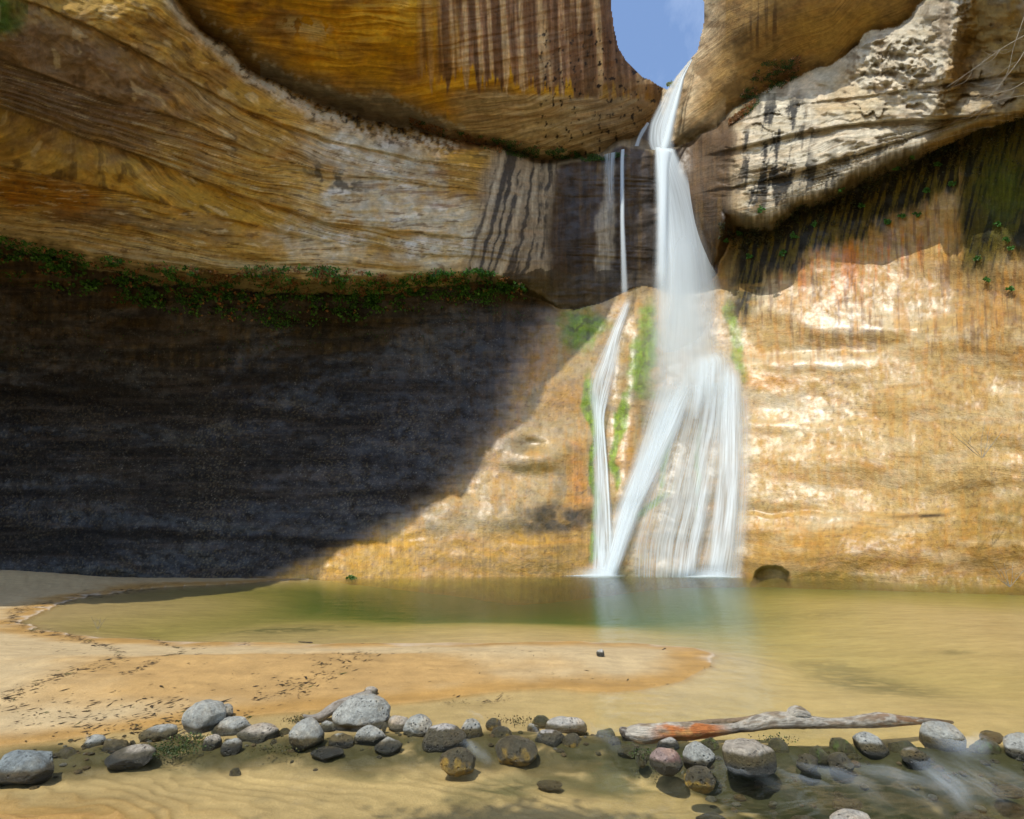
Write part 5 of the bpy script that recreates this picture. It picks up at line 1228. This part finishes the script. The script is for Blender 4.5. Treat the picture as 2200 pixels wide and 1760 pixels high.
def leaves(cen, size, cols, rg):
    """cen (n,3): a folded four-point leaf hanging at each point"""
    n = len(cen); d = rg.normal(size=(n, 3)); d[:, 2] -= 0.5; d /= np.linalg.norm(d, axis=1)[:, None]
    w = np.cross(d, rg.normal(size=(n, 3))); w /= np.linalg.norm(w, axis=1)[:, None]
    s = size[:, None]
    v = np.stack([cen, cen + d * s * .5 + w * s * .38, cen + d * s, cen + d * s * .5 - w * s * .38], 1).reshape(-1, 3)
    q = np.arange(4 * n).reshape(n, 4)
    return v, q, np.repeat(cols, 4, 0)
def fern(name, px, py, wpx, hpx, lab, pal, group=None, n=260, off=0.25, cat="fern", seed=None):
    rg = np.random.default_rng(seed if seed is not None else int(px * 3 + py))
    Y0 = float(rockY(px, py)); s = Y0 / F
    t = thing(name, tuple(P(px, py, Y0)), lab, cat, group)
    # crown: leaf fans on a few arching fronds
    k = max(5, n // 22); A = rg.random(k) * 2 * np.pi; R = np.sqrt(rg.random(k))
    fx = px + np.cos(A) * R * wpx * .45; fy = py + np.sin(A) * R * hpx * .45
    pts = []
    for a, b in zip(fx, fy):
        m = 22
        aa = a + rg.normal(size=m) * wpx * 0.07; bb = b + rg.normal(size=m) * hpx * 0.08
        yy = rockY(aa, bb) - off * (0.3 + rg.random(m)) - 0.15 * (1 - R.mean())
        A_, B_ = raydir(aa, bb); pts.append(np.stack([A_ * yy, yy, CAM_H + B_ * yy], -1))
    cen = np.vstack(pts); cols = np.array([pal[i] for i in rg.integers(0, len(pal), len(cen))]) * rg.uniform(0.7, 1.3, (len(cen), 1))
    v, q, c = leaves(cen, rg.uniform(3.0, 6.0, len(cen)) * s, cols, rg)
    o = link_mesh("foliage", v, q, LEAF, smooth=False); attr_col(o, "Col", c); put(o, t)
    return t
# the mass of maidenhair fern along the seep
rg = np.random.default_rng(11)
def band(n, top, bot, dens, pal, pal2, rust_bias, name, lab, off=0.3, size=(4, 9), xr=(-20, 1130)):
    x = rg.uniform(*xr, n); t_ = top(x); b_ = bot(x); y = t_ + (b_ - t_) * rg.random(n)
    d = dens(x, y); kk = rg.random(n) < d; x, y = x[kk], y[kk]
    yy = rockY(x, y) - off * rg.random(len(x)) - 0.05
    a, b = raydir(x, y); cen = np.stack([a * yy, yy, CAM_H + b * yy], -1)
    rr = fbm(x / 24, y / 14, 3, 301) + rust_bias(x, y)
    c = np.where((rr > 0.12)[:, None], np.array([pal2[i] for i in rg.integers(0, len(pal2), len(x))]), np.array([pal[i] for i in rg.integers(0, len(pal), len(x))])) * rg.uniform(0.6, 1.3, (len(x), 1))
    v, q, cc = leaves(cen, rg.uniform(*size, len(x)) * yy / F, c, rg)
    o = link_mesh(name, v, q, LEAF, smooth=False); attr_col(o, "Col", cc); tag(o, lab, None, None, 'stuff'); return o
topx = lambda x: np.interp(x, [0, 100, 200, 300, 400, 500, 560, 700, 860, 1000, 1130], [505, 525, 552, 560, 574, 590, 572, 574, 596, 574, 592]) + 4 * fbm(x / 20, x * 0, 3, 302)
botx = lambda x: np.interp(x, [0, 150, 300, 500, 700, 900, 1130], [600, 630, 660, 690, 700, 665, 640])
clump = lambda x, y: sstep(-0.12, 0.3, fbm(x / 26, y / 18, 4, 303) + 0.15)
band(42000, topx, botx, lambda x, y: clump(x, y) * sstep(-0.25, 0.2, fbm(x / 80, y / 24, 3, 306) + 0.25 * np.exp(-((x - 600) / 320) ** 2)) * (1 - 0.8 * sstep(0.35, 1, (y - topx(x)) / (botx(x) - topx(x)))), GRN, RUST, lambda x, y: -0.12 + 0.25 * np.exp(-((x - 520) / 160) ** 2) - 0.2 * (y > topx(x) + 50), "hanging_garden", "dark green and rusty ferns growing in the seep under the left overhang", off=0.7)
band(9000, lambda x: np.interp(x, [0, 200, 400, 800, 1100], [600, 620, 650, 660, 640]), lambda x: np.interp(x, [0, 200, 400, 800, 1100], [760, 780, 790, 740, 700]), lambda x, y: sstep(0.12, 0.4, fbm(x / 40, y / 26, 4, 305)) * 0.7, [tuple(v * .45 for v in g) for g in GRN], [(0.05, 0.05, 0.015)], lambda x, y: -0.1 + 0 * x, "wall_moss", "patches of dark moss hanging on the black alcove wall", size=(2, 4))
lip = lambda x: np.interp(x, [1545, 1600, 1650, 1700, 1800, 1900, 2000, 2120, 2220], [476, 488, 488, 448, 415, 358, 320, 276, 238])
band(15000, lip, lambda x: lip(x) + 34 + 26 * fbm(x / 22, x * 0, 3, 311) + np.interp(x, [1545, 2050, 2220], [16, 26, 90]), lambda x, y: 0.95 * clump(x * 1.4, y * .5) * (1 - 0.75 * sstep(0, 1, (y - lip(x)) / 70)), [(0.035, 0.045, 0.012), (0.05, 0.06, 0.012), (0.025, 0.022, 0.010)], [(0.09, 0.075, 0.02)], lambda x, y: 0 * x, "hanging_moss", "dark moss hanging from the lip of the right-hand overhang", off=0.3, size=(2.5, 6), xr=(1545, 2220))
s2t = lambda x: np.interp(x, [880, 960, 1060, 1130, 1200, 1260, 1300, 1340], [252, 278, 296, 306, 318, 330, 332, 326])
band(12000, s2t, lambda x: s2t(x) + np.interp(x, [880, 1000, 1120, 1200, 1340], [14, 22, 34, 22, 8]), lambda x, y: 0.9 * clump(x, y) + 0 * x, [tuple(v * .55 for v in g) for g in GRN], RUST, lambda x, y: np.where(x < 1080, 0.35, -0.4), "ledge_plants", "green and rust plants in the seam above the lip left of the falls", off=0.5, size=(2, 4.5), xr=(880, 1345))
band(9000, lambda x: np.interp(x, [1500, 1560, 1640, 1720], [300, 250, 130, 120]) , lambda x: np.interp(x, [1500, 1560, 1640, 1720], [310, 285, 215, 160]), lambda x, y: 0.7 * clump(x, y) * sstep(0, 12, 190 - np.abs(y - 190)), [tuple(v * .45 for v in g) for g in GRN], RUST, lambda x, y: 0.05 + 0 * x, "seam_scrub", "dry reddish scrub filling the seam above the right-hand band", off=0.6, size=(2, 4.5), xr=(1590, 1720))
band(3500, lambda x: 262 - 0.72 * (x - 1560) + 2 * fbm(x / 9, x * 0, 2, 9), lambda x: 272 - 0.72 * (x - 1560) + 0 * x, lambda x, y: 0.9 + 0 * x, RUST, [(0.30, 0.17, 0.08)], lambda x, y: 0.1 + 0 * x, "dry_grass", "strip of tan dry grass on the ledge above the right-hand band", off=0.35, size=(3, 6), xr=(1566, 1616))
FE = [(958, 612, 84, 80, "brightest green fern clump below the right end of the pale overhang", GRN, 700), (905, 600, 60, 40, "green fern tuft just left of the brightest clump", GRN, 300), (1050, 630, 90, 50, "low dark green ferns beside the streaked wall, rightmost of the left seep", GRN, 350),
      (810, 645, 70, 40, "green fern patch below the brown fern cushion", GRN, 320), (818, 606, 56, 46, "rusty brown fern cushion under the overhang's notch", RUST, 320), (700, 590, 80, 40, "russet and green fern hummock at the middle of the seep", RUST, 320), (560, 585, 90, 40, "dark bushy fern hummock rising over the lip", GRN, 380),
      (330, 646, 60, 26, "bright green fern sprig low on the black wall at left", GRN, 220), (420, 652, 50, 22, "small fern sprig right of the lowest left one", GRN, 160), (600, 690, 100, 40, "hanging green ferns on the dark streak below the seep", GRN, 380), (300, 600, 70, 34, "leafy fern clump left of the rusty patch", GRN, 260),
      (150, 570, 80, 30, "green ferns near the left edge under the overhang", GRN, 260), (60, 545, 70, 30, "ferns nearest the left edge of the picture", GRN, 240), (480, 600, 80, 30, "rust-coloured ferns left of the dark hummock", RUST, 260), (1440, 182, 18, 12, "tiny yellow-green bush on the skyline beside the top of the falls", [(0.22, 0.26, 0.04)], 40)]
for a, b, c, d, l_, pal, n in FE:
    fern("fern_clump", a, b, c, d, l_, pal, n=n)
TUFT = [(2044, 393), (1990, 408), (1934, 464), (1970, 459), (1906, 477), (2143, 482), (2097, 556), (2161, 515), (1682, 543), (1610, 551), (1562, 515), (1707, 505), (1636, 451), (1926, 362), (1962, 337), (2016, 352), (1809, 408), (2170, 535), (1590, 500), (2120, 600), (2170, 620), (1750, 480), (1850, 440)]
TUFT.sort()
for i, (a, b) in enumerate(TUFT):
    fern("cliff_tuft", a, b, 13 + (i * 7) % 6, 10, ("%s green tuft%s on the %s" % (ORD[i], "" if i in (0, 22) else " from the left", "dark drip-stained overhang right of the falls" if b < 500 + (i < 6) * 60 else "sunny orange-streaked wall below the right overhang")).replace("leftmost green tuft", "leftmost of the green tufts"), [(0.05, 0.16, 0.02), (0.07, 0.2, 0.03)], "green tufts on the right wall", n=44, off=0.2, cat="plant")
fern("waterside_weed", 752 / 1.0, 1242, 26, 6, "tiny bright weed at the foot of the dark wall", [(0.08, 0.16, 0.02)], n=60, off=0.3, cat="plant")
# streamside weed between the stones
def weed(px, py, wpx, lab, n, pal, hgt=0.08):
    g = G(px, py, -0.02); rg2 = np.random.default_rng(int(px))
    t = thing("waterweed", tuple(g), lab, "plant")
    w = wpx / F * g.y
    cen = np.stack([g.x + rg2.normal(size=n) * w * .4, g.y + rg2.normal(size=n) * w * .25, g.z + rg2.random(n) * hgt * rg2.random(n)], -1)
    cols = np.array([pal[i] for i in rg2.integers(0, len(pal), n)]) * rg2.uniform(.6, 1.3, (n, 1))
    v, q, c = leaves(cen, rg2.uniform(.008, .022, n), cols, rg2)
    o = link_mesh("blades", v, q, LEAF, smooth=False); attr_col(o, "Col", c); put(o, t); o["kind"] = "stuff"
WG = [(0.06, 0.10, 0.02), (0.12, 0.12, 0.04), (0.05, 0.045, 0.02), (0.10, 0.15, 0.03)]
weed(405, 1588, 60, "tangle of green waterweed in front of the tall rounded boulder", 420, WG, 0.035)
weed(370, 1610, 60, "drowned green algae mat left of the weed tangle", 700, [(0.04, 0.07, 0.01), (0.06, 0.08, 0.015)], 0.01)
weed(660, 1545, 46, "brown weed caught behind the rounded pale rock", 350, [(0.08, 0.06, 0.02), (0.07, 0.08, 0.02)], 0.03)
weed(1670, 1590, 40, "grassy weed growing on the dark rock right of the flat-topped one", 160, WG, 0.04)
weed(1110, 1548, 60, "olive weed trailing behind the centre rocks", 200, [(0.10, 0.09, 0.02), (0.06, 0.05, 0.02)], 0.02)
weed(600, 1607, 60, "dark weed trailing from the smooth oval rock", 160, [(0.05, 0.05, 0.015), (0.09, 0.09, 0.02)], 0.01)
weed(1400, 1618, 60, "thin green weed beside the small round mossy stone", 260, [(0.06, 0.10, 0.015), (0.05, 0.05, 0.02)], 0.01)
print("plants", time.time() - T0)

# ------------------------------------------------------------------ litter on the sand
def litter():
    rg = np.random.default_rng(5); P0 = []; S0 = []
    def line(pts, n, w, s):
        p = spline(pts, 200)
        i = rg.integers(0, 200, n); x = p[i, 0] + rg.normal(size=n) * w * 2; y = p[i, 1] + rg.normal(size=n) * w
        keep_ = fbm(x / 26, y / 8, 3, 401) + 0.35 > rg.random(n) * 0.9
        for a, b in zip(x[keep_], y[keep_]): P0.append((a, b)); S0.append(s)
    line([(337, 1261), (204, 1277), (102, 1297), (30, 1312), (10, 1333), (77, 1353), (168, 1368), (224, 1389), (255, 1419), (265, 1440), (219, 1460), (153, 1480), (76, 1500), (0, 1526)], 3600, 4.5, 1.3)
    line([(316, 1368), (388, 1394), (388, 1419), (332, 1450), (255, 1480)], 900, 2.2, 1.0)
    line([(560, 1380), (420, 1390), (430, 1420), (400, 1450)], 160, 2, 1.0)
    line([(560, 1500), (640, 1482), (700, 1455), (790, 1415)], 900, 10, 1.5)
    line([(0, 1530), (120, 1540), (250, 1545), (400, 1520)], 1000, 18, 1.7)
    line([(200, 1580), (330, 1560), (420, 1545), (520, 1530)], 700, 12, 1.7)
    line([(1100, 1462), (1190, 1452), (1250, 1456), (1330, 1462), (1400, 1470), (1480, 1445), (1520, 1425)], 130, 2.5, 1.0)
    line([(950, 1500), (1050, 1492), (1100, 1488)], 120, 4, 1.4)
    line([(300, 1480), (600, 1430), (900, 1420), (1200, 1410)], 500, 26, 0.9)
    line([(0, 1400), (200, 1420), (100, 1470)], 160, 26, 0.8)
    line([(1780, 1268), (1900, 1266), (2100, 1276), (2200, 1282)], 160, 2.5, 1.0)
    n = len(P0); vs = []; cs = []
    for (a, b), s in zip(P0, S0):
        b = max(b, 1244)
        g = G(a, b, 0.03); z = float(ground_z([g.x], [g.y])[0]) + 0.004 if False else None
        vs.append((g.x, g.y))
    XY = np.array(vs); Z = ground_z(XY[:, 0], XY[:, 1])
    Z = np.maximum(Z, water_z(XY[:, 0], XY[:, 1]) - 0.02) + 0.004
    s = np.array(S0) * rg.lognormal(0, .5, n) * 0.95 * XY[:, 1] / F
    s = np.minimum(s, 0.06 * np.maximum(1, XY[:, 1] / 8))
    th = rg.normal(0.25, 0.6, n); dx = np.stack([np.cos(th), np.sin(th) * 1.6, rg.uniform(0, .25, n)], -1); wv = np.stack([-np.sin(th), np.cos(th), rg.uniform(0, .3, n)], -1)
    c = np.stack([XY[:, 0], XY[:, 1], Z], -1)
    L = (s * rg.uniform(1, 3, n))[:, None]; Wd = (s * rg.uniform(.3, .7, n))[:, None]
    v = np.stack([c - dx * L, c - wv * Wd, c + dx * L, c + wv * Wd], 1).reshape(-1, 3)
    v[:, 2] = np.maximum(v[:, 2], np.repeat(Z, 4) - 0.001)
    pal = np.array([(0.07, 0.045, 0.02), (0.08, 0.05, 0.025), (0.03, 0.025, 0.018), (0.10, 0.075, 0.03), (0.06, 0.09, 0.015)])
    cols = np.repeat(pal[rg.choice(5, n, p=[.35, .25, .25, .11, .04])], 4, 0)
    o = link_mesh("leaf_litter", v, np.arange(4 * n).reshape(n, 4), LEAF, smooth=False); attr_col(o, "Col", cols)
    tag(o, "dark bits of leaf and bark washed up along the tide lines", None, None, 'stuff')
litter()

# ------------------------------------------------------------------ white water of the outflow
casc = thing("cascade", tuple(G(1900, 1640, -0.05)), "silky white rapids running over the stones at lower right", "rapids")
def flow(pts, alpha, streak=0.7, seed=0, lift=0.02):
    """pts: px, py, half width px"""
    p = spline(pts, 40); p[:, 2] *= 1.35; n = 40; m = 11; vs = []; als = []; uv = []
    for i in range(n):
        a, b, w = p[i]; d = p[min(i + 1, n - 1)] - p[max(i - 1, 0)]; L = math.hypot(d[0], d[1]) or 1; nx, ny = -d[1] / L, d[0] / L
        for j in range(m):
            s = j / (m - 1) * 2 - 1
            g = G(a + nx * w * s, b + ny * w * s, -0.05)
            z = float(water_z(np.array([g.x]), np.array([g.y]))[0]) + lift + 0.02 * (1 - s * s) + 0.004 * math.sin(i * .5 + seed)
            vs.append((g.x, g.y, z)); e = math.sin(math.pi * min(1, max(0, i / (n - 1)))) ** 1.1
            als.append(alpha * 0.28 * (1 - s * s) ** 2 * e); uv.append((s * w / 60, i / n * 1.5, seed))
    q = [[i * m + j, (i + 1) * m + j, (i + 1) * m + j + 1, i * m + j + 1] for i in range(n - 1) for j in range(m - 1)]
    o = link_mesh("white_water", np.array(vs), np.array(q), VEIL); attr_f(o, "alpha", np.array(als)); attr_f(o, "streak", np.full(len(vs), streak)); attr_vec(o, "vuv", np.array(uv)); put(o, casc)
flow([(2000, 1605, 10), (2040, 1612, 16), (2090, 1620, 14), (2140, 1622, 8)], 0.85, 0.2, 1)
flow([(1955, 1640, 12), (1990, 1645, 24), (2020, 1665, 26), (2060, 1700, 24), (2110, 1740, 20)], 0.8, 0.7, 2)
flow([(2010, 1640, 20), (2060, 1655, 28), (2120, 1690, 26), (2180, 1730, 20)], 0.55, 0.9, 3)
flow([(1690, 1620, 4), (1730, 1645, 10), (1790, 1655, 12), (1850, 1672, 12), (1900, 1700, 10)], 0.6, 0.6, 4)
flow([(1800, 1640, 8), (1850, 1648, 10), (1890, 1652, 14), (1960, 1668, 12), (2030, 1700, 12)], 0.7, 0.6, 5)
flow([(1660, 1650, 6), (1710, 1668, 9), (1760, 1680, 8), (1800, 1690, 5)], 0.55, 0.5, 6)
flow([(1548, 1625, 6), (1560, 1640, 10), (1590, 1652, 8), (1620, 1662, 5)], 0.45, 0.4, 7)
flow([(1000, 1600, 4), (1020, 1612, 9), (1045, 1626, 12), (1060, 1645, 10)], 0.42, 0.5, 8)
flow([(985, 1602, 5), (1010, 1607, 6), (1030, 1622, 8)], 0.4, 0.4, 9)
flow([(1140, 1575, 2.5), (1152, 1590, 3.5), (1164, 1602, 3)], 0.4, 0.2, 10)
flow([(1262, 1565, 4), (1275, 1590, 8), (1310, 1600, 9), (1345, 1620, 8)], 0.3, 0.5, 11)
flow([(2090, 1600, 12), (2110, 1612, 14), (2135, 1622, 10)], 0.5, 0.8, 13)
flow([(1860, 1660, 10), (1930, 1680, 14), (2000, 1720, 16), (2060, 1770, 14)], 0.3, 0.9, 14)
flow([(1950, 1625, 8), (1990, 1650, 16), (2050, 1690, 20), (2090, 1750, 20)], 0.5, 0.9, 21)
flow([(2060, 1625, 10), (2120, 1650, 18), (2190, 1680, 20), (2240, 1700, 14)], 0.35, 0.9, 22)
flow([(1740, 1640, 8), (1800, 1668, 14), (1870, 1700, 16), (1930, 1750, 14)], 0.28, 0.9, 23)
flow([(1600, 1650, 8), (1680, 1690, 14), (1750, 1730, 14), (1800, 1770, 10)], 0.22, 0.9, 24)
flow([(178, 1600, 3), (186, 1612, 6), (180, 1622, 5)], 0.35, 0.2, 15)
flow([(1000, 1545, 4), (1036, 1562, 4), (1040, 1580, 4)], 0.3, 0.2, 16)

# ------------------------------------------------------------------ the tree behind the viewer whose shade falls on the stream
def shade_tree():
    t = thing("cottonwood_tree", (-4.2, -4.0, 0.1), "cottonwood standing behind the viewer and shading the stream", "tree")
    tgt = Vector((0.22, 3.82, -0.1)); k_ = 6.3 / SUN_TO.z; top = tgt + SUN_TO * k_
    def tube(name, pts, r0, r1, nr=10):
        p = spline(pts, 24); cen = p[:, :3]; rad = np.linspace(r0, r1, 24)
        tan = np.gradient(cen, axis=0); tan /= np.linalg.norm(tan, axis=1)[:, None]; s = np.cross(tan, [0.3, 0.9, 0.1]); s /= np.linalg.norm(s, axis=1)[:, None]; u = np.cross(s, tan)
        th = np.linspace(0, 2 * np.pi, nr, endpoint=False)
        v = cen[:, None] + s[:, None] * (np.cos(th) * rad[:, None])[..., None] + u[:, None] * (np.sin(th) * rad[:, None])[..., None]
        id_ = np.arange(24 * nr).reshape(24, nr); n_ = np.roll(id_, -1, 1)
        o = link_mesh(name, v.reshape(-1, 3), np.stack([id_[:-1], n_[:-1], n_[1:], id_[1:]], -1).reshape(-1, 4), WOOD)
        attr_col(o, "Col", np.tile([0.22, 0.17, 0.12], (24 * nr, 1))); attr_vec(o, "vuv", np.zeros((24 * nr, 3))); put(o, t)
    tube("trunk", [(-4.2, -4.0, 0), (-4.0, -3.9, 2.5), (-3.6, -3.4, 5), (-3.5, -3.4, 7.5)], 0.28, 0.12)
    tube("limb", [(-3.7, -3.5, 4.2), (-3.0, -2.0, 5.4), tuple(top - Vector((.9, 0.5, .1))), tuple(top)], 0.13, 0.03)
    rg = np.random.default_rng(8)
    cl = []
    for c, s, n in [((top.x - 0.1, top.y - .1, top.z), (0.40, 0.13, 0.16), 5200), ((top.x - 0.5, top.y - .45, top.z - .1), (0.35, 0.2, 0.15), 900), ((top.x - 1.0, top.y - 1.0, top.z - .1), (0.5, 0.3, 0.3), 900), ((-3.6, -3.4, 7.6), (1.3, 1.2, 1.1), 5000)]:
        cl.append(np.array(c) + rg.normal(size=(n, 3)) * np.array(s))
    cen = np.vstack(cl); cols = np.array([GRN[i] for i in rg.integers(0, 4, len(cen))])
    v, q, c = leaves(cen, rg.uniform(.05, .1, len(cen)), cols, rg)
    o = link_mesh("crown", v, q, LEAF, smooth=False); attr_col(o, "Col", c); put(o, t)
shade_tree()
print("all", time.time() - T0)
